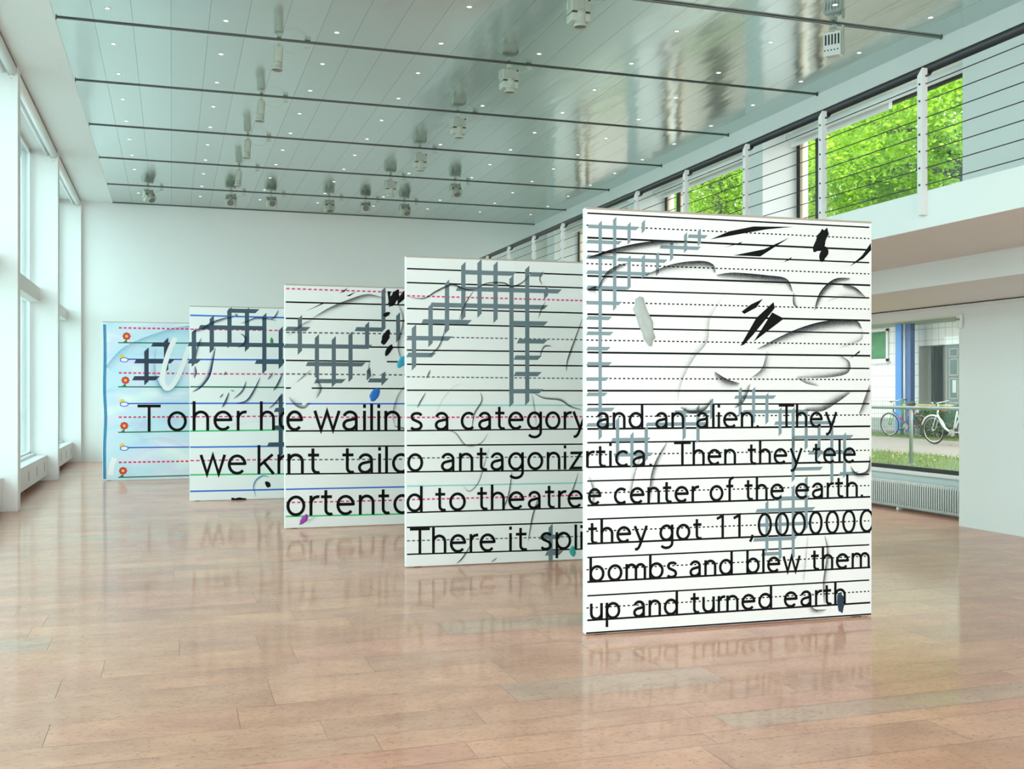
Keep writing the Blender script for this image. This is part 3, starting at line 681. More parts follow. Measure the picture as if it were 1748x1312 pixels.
tag(daub('paint_daub', mat('grey_paint_relief', (.40, .44, .42), .4, var=.12, scale=30), p1, .405, 2.03, .34, .11, 108, th=.012, seed=4), 'thick grey daub')
tag(daub('paint_daub', mat('navy_paint_relief', (.006, .035, .07), .5, var=.2, scale=30), p1, 1.868, .105, .15, .06, 95, y=-.0004, th=.0008, seed=5), 'dark blue daub')

# ---- second panel
W2, H2 = 2.13, 2.766
p2 = panel((1.975, 9.144, 0), -2.4, H2, W2, 'second canvas from the camera, half hidden, with grey grid and magenta dashes')
put_text(p2, [('s',.038,.157,1.218,1.218),('a',.263,.396,1.218,1.218),('category',.501,1.70,1.218,1.217),('o',.015,.157,.852,.851),('antagoniz',.319,1.66,.85,.844),
 ('d',.008,.153,.495,.494),('to',.268,.548,.494,.492),('theatre',.654,1.667,.492,.486),('There',.038,.825,.124,.113),('it',.952,1.122,.111,.109),('spli',1.251,1.664,.107,.101)], .163, 141, W2, H2, 15.5)
M2 = {k: MB() for k in ('k', 'd', 'r', 'c')}
for c, a, b_ in [('k',2.656,2.649),('k',2.532,2.528),('r',2.415,2.41),('k',2.302,2.294),('k',2.166,2.159),('d',2.053,2.046),('k',1.933,1.932),('k',1.807,1.804),('d',1.696,1.686),('k',1.577,1.572),('c',1.443,1.438),('r',1.335,1.331),('k',1.217,1.218),
                 ('k',1.086,1.076),('d',.974,.96),('k',.852,.834),('c',.725,.716),('r',.605,.602),('k',.49,.486),('k',.359,.349),('d',.24,.219),('k',.12,.101)]:
    e = a+(b_-a)*W2/1.65
    if c in 'kc': line(M2[c], .012, W2-.012, a, e, -.0006, .013)
    else: dashes(M2[c], .012, W2-.01, a, e, -.0006, .014 if c == 'r' else .011, .028, .017)
M2['k'].build('ruled_lines', INK, p2); M2['d'].build('grey_dashes', PGREY, p2); M2['r'].build('magenta_dashes', PMAG, p2); M2['c'].build('cyan_lines', PCYAN, p2)
g = MB()
lattice(g, .075, 2.64, .150, .150, .040,
 [(3.0,6.2,0),(7.2,8.0,0),(2.6,9.1,1),(1.0,8.2,2),(.5,3.4,3),(6.0,8.2,3),(-.4,2.2,4),(6.4,8.2,4.1),(-.4,1.2,5),(6.2,7.8,5.1),(6.2,7.8,6.1),(5.9,7.9,7.15),(8.2,9.2,17.1),(7.8,9.2,16.1)],
 [(0,3.3,5.8),(1,2,4.4),(2,.6,3.6),(3,-.5,2.8),(4,-.7,2.6),(5,-.6,2.9),(6,.2,8.0),(7,-.4,7.9),(8.2,.8,1.4),(8.5,15.4,17.7)], -.0009)
g.build('painted_grid', GRID2, p2)
s = Spray()
for pts, wd, side, k in [
 ([(.02,2.41),(.16,2.40),(.28,2.47),(.42,2.53),(.55,2.49),(.64,2.49)],.035,-1,1.1), ([(.64,2.49),(.74,2.55),(.9,2.56),(.98,2.53),(1.08,2.57),(1.16,2.66)],.035,-1,1.0), ([(.62,2.48),(.54,2.36),(.48,2.2)],.03,1,.9),
 ([(.36,2.15),(.30,1.98),(.2,1.88)],.04,1,.8), ([(1.28,2.68),(1.24,2.60),(1.27,2.54)],.03,1,.8), ([(1.3,2.40),(1.25,2.31),(1.23,2.24)],.03,1,.8), ([(1.36,1.98),(1.29,1.97),(1.25,1.88)],.03,-1,1),
 ([(1.66,2.25),(1.58,2.05),(1.51,1.86),(1.5,1.75)],.04,1,.9), ([(.68,1.56),(.69,1.48),(.62,1.36),(.60,1.2)],.035,1,.9), ([(.30,1.24),(.45,1.2),(.55,1.09),(.68,1.1),(.76,1.2)],.03,-1,.8), ([(.52,1.64),(.42,1.60),(.3,1.44),(.26,1.26)],.03,1,.35),
 ([(1.17,1.56),(1.28,1.50),(1.44,1.48),(1.54,1.42),(1.66,1.39)],.04,1,.95), ([(1.17,1.56),(1.2,1.42),(1.22,1.25)],.04,-1,.5), ([(.77,1.06),(.73,.92),(.67,.74),(.58,.66),(.52,.72)],.03,-1,.7),
 ([(.98,.86),(.94,.62),(.88,.48)],.04,1,.8), ([(1.62,.82),(1.56,.66),(1.5,.56)],.035,1,.8), ([(1.24,.62),(1.17,.42),(1.13,.18)],.035,1,.95), ([(.60,.2),(.52,.08),(.46,.02)],.03,1,1.1), ([(.18,1.56),(.13,1.48),(.10,1.42)],.03,1,1), ([(.22,1.76),(.18,1.68)],.03,1,1), ([(.84,.06),(.78,.02)],.02,1,1)]:
    s.stroke(pts, wd, -.0011, side, k, W_=W2, H_=H2)
s.build('sprayed_shading', SPRAY, p2)
tag(daub('paint_daub', mat('teal_paint_relief', (.03, .36, .34), .35, var=.2, scale=30), p2, 1.565, .085, .10, .06, 95, seed=6), 'teal daub')

# ---- third panel
W3, H3 = 2.13, 2.785
p3 = panel((1.224, 12.152, 0), -.5, H3, W3, 'middle canvas of the five, with black and blue daubs at its upper right')
put_text(p3, [('e',.019,.204,1.117,1.116),('wailin',.329,1.337,1.115,1.107),('nt',.03,.393,.626,.62),('tailc',.654,1.429,.617,.606),('ortentc',.019,1.441,.146,.124)], .231, 136, W3, H3, 15)
M3 = {k: MB() for k in 'kdrbg'}
for c, a, b_ in [('r',2.737,2.731),('k',2.584,2.584),('k',2.398,2.397),('d',2.238,2.243),('k',2.08,2.085),('k',1.92,1.914),('d',1.765,1.76),('k',1.605,1.599),('b',1.426,1.421),('r',1.273,1.263),('k',1.115,1.106),('k',.937,.924),('d',.788,.768),('k',.626,.607),('b',.452,.443),('r',.301,.287),('g',.143,.124)]:
    e = a+(b_-a)*W3/1.4
    if c in 'kbg': line(M3[c], .012, W3-.012, a, e, -.0006, .017)
    else: dashes(M3[c], .016, W3-.01, a, e, -.0006, .017, .038, .024)
M3['k'].build('ruled_lines', INK, p3); M3['d'].build('grey_dashes', PGREY, p3); M3['r'].build('magenta_dashes', PMAG, p3); M3['b'].build('blue_lines', PBLUE, p3); M3['g'].build('green_line', PBGRN, p3)
g = MB()
lattice(g, .17, 2.28, .193, .195, .048,
 [(-.8,.5,0),(3.3,5.0,-.05),(-.9,4.2,1),(.4,3.8,2.05),(.9,2.6,3.05),(4.1,5.2,3.0)],
 [(0,-.7,1.4),(1,.4,3.1),(2,.5,3.3),(3,.2,3.0),(4,-.4,1),(5,-2.5,0),(5.9,-1,.6),(4.1,2.3,2.9),(5,2.2,3.2)], -.0009)
g.build('painted_grid', GRID3, p3)
s = Spray()
for pts, wd, side, k in [
 ([(.30,2.40),(.5,2.53),(.75,2.64),(.95,2.70),(1.15,2.66)],.11,-1,.75), ([(.02,2.2),(.2,2.34),(.32,2.40)],.10,-1,.45), ([(1.3,2.6),(1.36,2.4),(1.30,2.1),(1.36,1.9)],.10,1,.6), ([(1.42,1.68),(1.3,1.52),(1.24,1.3),(1.27,1.15)],.09,1,.5),
 ([(.04,1.5),(.12,1.4),(.22,1.37),(.3,1.44)],.10,1,.7), ([(.36,1.72),(.42,1.6),(.36,1.48)],.08,-1,.7), ([(.98,1.95),(.95,1.8),(1.02,1.72)],.06,1,.6), ([(.3,1.82),(.2,1.74),(.08,1.62)],.08,1,.5), ([(1.25,1.16),(1.4,1.12),(1.45,1.2)],.05,1,.9), ([(.16,.12),(.28,.10),(.36,.16)],.07,-1,.4)]:
    s.stroke(pts, wd, -.0011, side, k, W_=W3, H_=H3)
s.build('sprayed_shading', SPRAY, p3)
b = MB()
for pts in ([(.23,2.48),(.42,2.58),(.44,2.575)], [(.62,2.70),(.72,2.77),(.68,2.72)], [(.70,2.67),(.82,2.73),(.74,2.67)], [(1.20,2.58),(1.22,2.74),(1.18,2.74)]): b.poly(pts[::-1], -.0013)
b.build('brush_marks', INK, p3)
wp = MB()
for pts in ([(.02,1.55),(.12,1.66),(.28,1.76),(.36,1.72),(.3,1.6),(.36,1.56),(.3,1.46),(.2,1.40),(.18,1.5),(.1,1.48)], [(.98,1.98),(1.1,2.05),(1.18,1.96),(1.16,1.8),(1.06,1.74),(.98,1.82)]): wp.poly(pts[::-1], -.0012)
wp.build('white_patch', WPAINT, p3)
for i, (x, z, a, b_, an) in enumerate([(1.26,2.66,.22,.10,60),(1.36,2.68,.20,.07,55),(1.17,2.47,.09,.05,30),(1.16,2.20,.19,.09,65),(1.20,2.05,.16,.06,60)]):
    daub('paint_daub', MATS['black_paint_relief'], p3, x, z, a, b_, an, seed=20+i)
tag(daub('paint_daub', mat('blue_paint_relief', (.005, .15, .55), .35, var=.2, scale=30), p3, 1.03, 1.53, .19, .10, 62, seed=8), 'blue daub')
tag(daub('paint_daub', mat('sky_blue_paint_relief', (.03, .36, .58), .35, var=.2, scale=30), p3, 1.36, 1.92, .19, .09, 50, seed=9), 'sky blue daub')
tag(daub('paint_daub', MATS['sky_blue_paint_relief'], p3, 1.43, 2.26, .22, .09, 80, seed=10), 'sky blue daub')
tag(daub('paint_daub', mat('purple_paint_relief', (.30, .03, .36), .35, var=.2, scale=30), p3, .215, .10, .14, .065, 55, seed=11), 'purple daub')

# ---- fourth panel
W4, H4 = 2.13, 2.784
CANVAS_B = mat('bluish_canvas', (.81, .84, .84), .65, var=.02, scale=3, spec=.25, bump=.04, bscale=420)
p4 = panel((.242, 15.629, 0), -1.0, H4, W4, 'second canvas from the back, with dark slate grid and blue ruled lines', CANVAS_B)
put_text(p4, [('her',.041,.788,1.006,1.002),('ho',.977,1.487,1.001,.999),('we',.144,.788,.376,.368),('kr',.939,1.384,.367,.362),('n',.575,.805,-.25,-.253)], .285, 148, W4, H4, 14.5)
M4 = {k: MB() for k in 'brgG'}
for c, a, b_ in [('b',2.651,2.644),('r',2.452,2.456),('b',2.022,2.028),('r',1.818,1.819),('g',1.632,1.626),('b',1.396,1.394),('r',1.205,1.206),('G',1.001,1.005),('b',.772,.767),('r',.581,.574),('G',.379,.363),('b',.143,.136)]:
    e = a+(b_-a)*W4/1.29
    if c == 'r': dashes(M4[c], .012, W4-.01, a, e, -.0006, .020, .050, .028)
    else: line(M4[c], .008, W4-.012, a, e, -.0006, .022)
M4['b'].build('blue_lines', PBLUE, p4); M4['r'].build('magenta_dashes', PMAG, p4); M4['g'].build('green_line', PGRN, p4); M4['G'].build('bright_green_lines', PBGRN, p4)
g = MB()
lattice(g, .06, 2.24, .245, .245, .060,
 [(1.9,3.6,-2),(.3,4.0,-1),(-.3,5.2,0),(-.3,.3,1),(3.5,5.2,1),(4.6,5.2,3.85),(4.5,5.2,4.9),(4.2,5.2,5.9)],
 [(0,-.8,1.2),(1,-1.6,.4),(2,-2.1,.1),(3,-2.1,.3),(4,-1.8,1.6),(4.95,-1,1.3),(4.95,3.0,6.6)], -.0009)
g.build('painted_grid', GRID4, p4)
s = Spray()
for pts, wd, side, k in [
 ([(.02,2.42),(.15,2.46),(.3,2.56),(.5,2.63),(.62,2.64)],.08,-1,.9), ([(.36,2.2),(.33,2.0),(.28,1.78),(.16,1.62),(.04,1.55)],.08,-1,1.2), ([(.16,2.34),(.1,2.2),(.08,2.05)],.07,1,.8), ([(.08,1.93),(.1,1.84),(.07,1.75)],.07,-1,1),
 ([(.70,2.55),(.80,2.59),(.92,2.64),(1.1,2.63),(1.22,2.60)],.06,-1,.9), ([(1.24,2.76),(1.18,2.66),(1.12,2.62)],.06,1,.9), ([(.70,2.4),(.76,2.34),(.74,2.26),(.66,2.2)],.06,1,1.1), ([(.62,2.68),(.66,2.64)],.06,1,.9),
 ([(.98,1.78),(.88,1.58),(.78,1.44),(.64,1.40)],.07,1,1.1), ([(.78,1.72),(.72,1.58),(.6,1.46)],.06,1,1), ([(.54,1.56),(.48,1.42),(.44,1.34)],.07,1,1.1), ([(1.3,1.85),(1.22,1.68),(1.16,1.58)],.07,1,1.1), ([(1.16,1.85),(1.08,1.74)],.06,1,.9), ([(.5,1.86),(.46,1.8)],.06,1,.8), ([(1.29,1.55),(1.2,1.42),(1.1,1.32)],.06,1,1), ([(.56,1.58),(.62,1.56)],.04,1,.8), ([(.46,1.54),(.41,1.48)],.04,1,1)]:
    s.stroke(pts, wd, -.0011, side, k, W_=W4, H_=H4)
s.build('sprayed_shading', spray_mat('navy_spray_paint', (.006, .03, .10, 1)), p4)
s = Spray()
for pts, wd, side, k in [([(.92,.03),(.88,.18),(.92,.29),(1.02,.35),(1.12,.32)],.06,-1,.9), ([(.15,1.0),(.5,1.05),(.9,1.12),(1.2,1.1)],.09,1,.16), ([(.03,.6),(.3,.64),(.6,.75)],.09,1,.14)]:
    s.stroke(pts, wd, -.0008, side, k, W_=W4, H_=H4)
s.build('blue_shading', SPRAYB, p4)
tag(daub('paint_daub', mat('green_paint_relief', (.02, .24, .03), .35, var=.2, scale=30), p4, 1.145, 2.30, .11, .045, 95, seed=12), 'green daub')
daub('paint_daub', MATS['black_paint_relief'], p4, 1.085, .215, .11, .07, 120, seed=13)

# ---- farthest panel
W5, H5 = 2.13, 2.79
def wash_mat():
    m = bpy.data.materials.new('pale_blue_washed_canvas'); m.use_nodes = True; t = m.node_tree; p = t.nodes['Principled BSDF']
    te = t.nodes.new('ShaderNodeTexCoord'); mp_ = t.nodes.new('ShaderNodeMapping'); mp_.inputs['Rotation'].default_value = (0, R(28), 0); mp_.inputs['Scale'].default_value = (.9, 1, 2.2)
    no = t.nodes.new('ShaderNodeTexNoise'); no.inputs['Scale'].default_value = 1.1; no.inputs['Detail'].default_value = 5; no.inputs['Distortion'].default_value = .6
    t.links.new(te.outputs['Object'], mp_.inputs[0]); t.links.new(mp_.outputs[0], no.inputs['Vector'])
    r = t.nodes.new('ShaderNodeValToRGB'); e = r.color_ramp.elements
    e[0].position = .28; e[0].color = (.52, .56, .80, 1); e[1].position = .72; e[1].color = (.82, .84, .84, 1)
    q = e.new(.42); q.color = (.52, .74, .82, 1); q = e.new(.54); q.color = (.68, .70, .84, 1); q = e.new(.62); q.color = (.66, .82, .83, 1)
    t.links.new(no.outputs['Fac'], r.inputs[0]); t.links.new(r.outputs[0], p.inputs['Base Color']); p.inputs['Roughness'].default_value = .65; return m
p5 = panel((-1.154, 19.687, 0), -2.0, H5, W5, 'farthest canvas, pale blue wash with small flowers and clouds down its left side', wash_mat())
put_text(p5, [('T',.58,.97,.858,.857),('o',1.081,1.416,.857,.857)], .355, 134, W5, H5, 14)
M5 = {k: MB() for k in 'rgb'}
for c, a, b_ in [('r',2.685,2.683),('g',2.424,2.43),('b',2.135,2.139),('r',1.893,1.886),('g',1.648,1.643),('b',1.353,1.352),('r',1.114,1.112),('g',.847,.856),('b',.577,.572),('r',.319,.319),('g',.055,.063)]:
    e = a+(b_-a)*(W5-.25)/1.2
    if c == 'r': dashes(M5[c], .27, W5-.02, a, e, -.0006, .028, .05, .03)
    else: line(M5[c], .26 if c == 'g' else .40, W5-.012, a, e, -.0006, .022)
M5['r'].build('red_dashes', PRED, p5); M5['g'].build('green_lines', PGRN, p5); M5['b'].build('blue_lines', PDBLUE, p5)
g = MB()
lattice(g, .73, 2.40, .315, .30, .075, [(.3,1.4,0),(-.6,1.4,1),(-.7,.6,2)], [(0,.3,2.3),(1.05,-.3,1.6)], -.0009)
g.build('painted_grid', GRID5, p5)
s = Spray()
s.stroke([(.05,2.0),(.3,2.3),(.6,2.48),(.9,2.60),(1.2,2.70),(1.5,2.75)], .30, -.0004, -1, .42, False, W5, H5)
s.stroke([(.90,2.35),(.88,2.0),(.93,1.75),(1.05,1.58),(1.2,1.66),(1.32,1.9),(1.45,2.3)], .20, -.0005, -1, .55, True, W5, H5)
s.stroke([(1.5,.5),(1.2,.7),(.9,.75),(.6,.7)], .15, -.0004, 1, .2, True, W5, H5)
s.build('pale_blue_shading', SPRAYC, p5)
s = Spray()
s.stroke([(.012,2.74),(.02,2.2),(.012,1.6),(.03,1.1),(.012,.6),(.014,.03)], .05, -.0007, 1, 1.3, False, W5, H5, hard=.5)
s.build('blue_edge_stripe', SPRAYB, p5)
wp = MB()
for pts, wd in (([(1.22,2.52),(1.12,2.3),(1.03,2.0),(1.0,1.75),(1.08,1.62),(1.2,1.72),(1.33,2.0),(1.46,2.4)], .085), ([(.2,.40),(.15,.25),(.13,.1)], .09)): ribbon(wp, _smooth(pts, 6), wd, -.0012, W5, 0)
wp.build('white_stroke', WPAINT, p5)
PETAL = mat('red_petal_paint', (.62, .03, .02), .5); YEL = mat('yellow_paint', (.80, .55, .05), .5); CLOUD = mat('white_cloud_paint', (.8, .82, .85), .5)
for k, v in enumerate((2.424, 1.648, .847, .055)):
    u = .40-.02*k
    f = MB()
    for q in range(8): f.poly([(u+.045*math.cos(q*PI/4)+.026*math.cos(a*PI/4), v+.115+.045*math.sin(q*PI/4)+.026*math.sin(a*PI/4)) for a in range(8)], -.0010-.00003*q)
    fl_ = f.build('flower_motif', PETAL, p5)
    MB().poly([(u+.024*math.cos(a*PI/5), v+.115+.024*math.sin(a*PI/5)) for a in range(10)], -.0014).build('flower_centre', YEL, fl_)
    MB().poly([(u-.03, v), (u+.0, v), (u+.012, v+.075), (u-.004, v+.075)], -.0009).poly([(u-.07, v), (u+.03, v), (u-.02, v+.045)], -.00085).build('stem', PGRN, fl_)
    if k < 3:
        v2 = (2.135, 1.353, .577)[k]; u = .36
        c_ = MB(); c2 = MB()
        for q in range(7):
            a = q*2*PI/7; cx, cz = u+.045*math.cos(a), v2-.012+.024*math.sin(a)
            c_.poly([(cx+.032*math.cos(b2*PI/5), cz+.024*math.sin(b2*PI/5)) for b2 in range(10)], -.0010-.00002*q)
            c2.poly([(cx+.016*math.cos(b2*PI/5), cz+.012*math.sin(b2*PI/5)) for b2 in range(10)], -.0013-.00002*q)
        c2.poly([(u+.045*math.cos(b2*PI/5), v2-.012+.024*math.sin(b2*PI/5)) for b2 in range(10)], -.0016)
        cm = c_.build('cloud_motif', PDBLUE, p5); c2.build('cloud_white', CLOUD, cm)
        sr = MB().poly([(u-.035+.045*math.cos(b2*PI/6), v2+.035+.045*math.sin(b2*PI/6)) for b2 in range(12)], -.0007)
        sr.build('sun_motif', YEL, cm)

# ------------------------------------------------------------------ outside, right: street yard, house, bicycles, trees
ZG = .28
SOIL = mat('gravel_path', (.27, .25, .23), .9, var=.35, scale=14)
GRASSG = mat('short_lawn', (.12, .17, .05), .9, var=.4, scale=5)
PAVE = mat('pale_pavement', (.42, .43, .42), .85, var=.08, scale=3)
struct('ground', MB().box(9.62, 90, -40, 110, ZG-.4, ZG), SOIL, 'grey gravel ground outside the right windows')
struct('ground_left', MB().box(-60, -2.62, -50, 90, -.3, .1), PAVE, 'pale pavement outside the left windows', cat='ground')
struct('lawn', MB().box(9.62, 14.2, -5, 60, ZG-.1, ZG+.012).box(19.4, 22.4, -5, 26.5, ZG-.1, ZG+.012), GRASSG, 'mown grass strips beside the path')
random.seed(5)
gm = MB()
for k in range(9000):
    if k % 3: x, y = random.uniform(11.2, 14.5), random.uniform(12, 20)
    else: x, y = random.uniform(19.2, 20.8), random.uniform(20, 30)
    h = random.uniform(.03, .10); a = random.uniform(0, PI); dx, dy = .008*math.cos(a), .008*math.sin(a); lx, ly = random.uniform(-.03, .03), random.uniform(-.03, .03)
    gm.add([(x-dx, y-dy, ZG), (x+dx, y+dy, ZG), (x+lx, y+ly, ZG+h)], [(0, 1, 2)])
tag(gm.build('grass', mat('grass_blades', (.13, .22, .05), .8, var=.4, scale=3)), 'loose green grass growing beside the path outside', 'grass', kind='stuff')
fl2 = MB()
for k in range(40):
    x, y = random.uniform(12.6, 14.6), random.uniform(14, 19); fl2.box(x-.009, x+.009, y-.009, y+.009, ZG+.05, ZG+.062)
tag(fl2.build('dandelions', mat('yellow_blossom', (.85, .65, .04), .7)), 'tiny yellow flowers dotted in the grass outside', 'flowers', kind='stuff')

sr_ = thing('street_railing', 'galvanised pipe railing just outside the lower right window', 'railing', (12.35, 15.35, ZG))
MB().tube([(0, -7, 1.0), (0, 7, 1.0)], .03, 12).build('rail', GALV, sr_)
for dy in (-4.9, -2.45, 0, 2.45, 4.9):
    MB().tube([(0, dy, .012), (0, dy, .9), (.0, dy, .975)], [.032, .032, .02], 12).build('post', GALV, sr_)
    MB().lathe([(.09, 0), (.09, .014)], 16, (0, dy, 0)).build('base_plate', GALV, sr_)

# house across the yard
def tile_mat(name, c1, c2, w_=.15, h_=.36):
    m = bpy.data.materials.new(name); m.use_nodes = True; t = m.node_tree; p = t.nodes['Principled BSDF']
    te = t.nodes.new('ShaderNodeTexCoord'); sp = t.nodes.new('ShaderNodeSeparateXYZ'); cb_ = t.nodes.new('ShaderNodeCombineXYZ')
    t.links.new(te.outputs['Object'], sp.inputs[0]); t.links.new(sp.outputs['Y'], cb_.inputs['X']); t.links.new(sp.outputs['Z'], cb_.inputs['Y'])
    b = t.nodes.new('ShaderNodeTexBrick'); b.offset = 0; b.inputs['Color1'].default_value = c1; b.inputs['Color2'].default_value = c1; b.inputs['Mortar'].default_value = c2
    b.inputs['Scale'].default_value = 1; b.inputs['Brick Width'].default_value = w_*2; b.inputs['Row Height'].default_value = h_; b.inputs['Mortar Size'].default_value = .012
    t.links.new(cb_.outputs[0], b.inputs['Vector']); t.links.new(b.outputs['Color'], p.inputs['Base Color']); p.inputs['Roughness'].default_value = .4; return m
FAC = tile_mat('pale_facade_tiles', (.84, .86, .83, 1), (.50, .53, .51, 1))
FX = 22.5
bd = thing('building', 'pale tiled house with canopy and blue column across the yard', 'building', (FX, 27, ZG))
MB().box(0, .9, .6, 20, .42, 6.4).box(0, .9, -2.4, .6, 2.72, 6.4).box(0, .9, -16, -2.4, .42, 6.4).box(.88, .9, -2.4, .6, 0, 2.72).build('tiled_wall', FAC, bd)
MB().box(-.03, .9, .6, 20, 0, .42).box(-.03, .9, -16, -2.4, 0, .42).build('plinth', mat('grey_plinth', (.34, .38, .36), .8, var=.1), bd)
MB().box(-2.1, .1, -16, 20, 3.40, 3.62).build('canopy', mat('grey_canopy', (.34, .44, .38), .6, var=.06), bd)
MB().box(-.70, -.52, .56, .84, 0, 3.4).build('blue_column', mat('bright_blue_paint', (.02, .22, .62), .4), bd)
MB().tube([(-.62, .50, 0), (-.62, .50, 3.4)], .04, 10).build('drain_pipe', WHITE_GLOSS, bd)
MB().box(-.62, -.46, .22, .44, 0, 3.4).build('dark_blue_pilaster', mat('dull_blue_paint', (.02, .09, .30), .5), bd)
hw = MB().box(-.04, .03, 2.05, 3.3, 2.28, 3.36)
wf = MB().box(-.05, .02, 2.05, 2.15, 2.28, 3.36).box(-.05, .02, 3.2, 3.3, 2.28, 3.36).box(-.05, .02, 2.05, 3.3, 3.28, 3.36).box(-.05, .02, 2.05, 3.3, 2.28, 2.37).box(-.16, .02, 1.98, 3.36, 2.22, 2.28).build('window', WHITE_GLOSS, bd)
cu = MB()
for k in range(22): cu.tube([(-.012, 2.16+.05*k, 2.38), (-.012, 2.16+.05*k, 3.27)], .026, 6)
cu.build('green_curtain', mat('green_curtain', (.14, .42, .20), .7, var=.35, scale=3), wf)
# entrance in the recess
ed = thing('entrance_door', 'dark brown panelled entrance door with yellow-edged panes across the yard', 'door', (FX+.45, 26.15, ZG))
DKB = mat('dark_brown_paint', (.085, .032, .024), .5, var=.1); YL = mat('yellow_trim', (.52, .42, .16), .5); DG = mat('dark_door_glass', (.02, .04, .03), .12, spec=.3)
MB().box(0, .08, -.95, .72, .02, 2.70).build('leaf', DKB, ed)
for yy in (.22, -.33, -.85):
    for z0, z1 in ((.22, .95), (1.06, 1.70), (1.78, 2.30), (2.36, 2.62)):
        tf = MB().box(-.02, .0, yy, yy+.025, z0, z1).box(-.02, 0, yy+.345, yy+.37, z0, z1).box(-.02, 0, yy, yy+.37, z0, z0+.025).box(-.02, 0, yy, yy+.37, z1-.025, z1).build('pane_trim', YL, ed)
        MB().box(-.006, 0, yy+.02, yy+.35, z0+.02, z1-.02).build('pane', DG, tf)
MB().box(-.010, -.006, .30, .46, 1.25, 1.64).build('paper_notice', mat('pale_notice', (.62, .68, .66), .6), ed)
MB().tube([(-.02, -.04, 1.25), (-.08, -.04, 1.27), (-.08, -.04, 1.55), (-.02, -.04, 1.57)], .03, 10).build('handle', mat('cream_handle', (.62, .58, .45), .4), ed)
MB().box(0, .1, .76, .82, .02, 2.70).box(0, .1, 1.60, 1.66, .02, 2.70).box(0, .1, 1.30, 1.33, .02, 2.70).build('side_frame', DKB, ed)
MB().box(.02, .03, .82, 1.60, .05, 2.70).build('side_glass', DG, ed)
MB().box(-.01, .0, .72, .745, .02, 2.7).box(-.01, .0, 1.58, 1.6, .02, 2.7).build('yellow_edge', YL, ed)

# wire fence
fe = thing('wire_fence', 'green wire mesh fence with round posts behind the bicycles', 'fence', (20.3, 25.5, ZG))
fm = MB()
for k in range(90): fm.box(-.003, .003, -5.2+k*.10-.0025, -5.2+k*.10+.0025, .03, 1.02)
for k in range(6): fm.box(-.004, .004, -5.2, 3.75, .05+k*.19-.004, .05+k*.19+.004)
FGRN = mat('green_fence_paint', (.05, .20, .12), .5)
fm.build('mesh', FGRN, fe)
for yy in (2.6, .12, -2.4, -4.9): MB().tube([(.0, yy, 0), (.0, yy, 1.06)], .045, 12).build('post', FGRN, fe)
tb = MB().box(-.02, .02, -6, .1, .88, .93).build('top_bar', YL, fe)

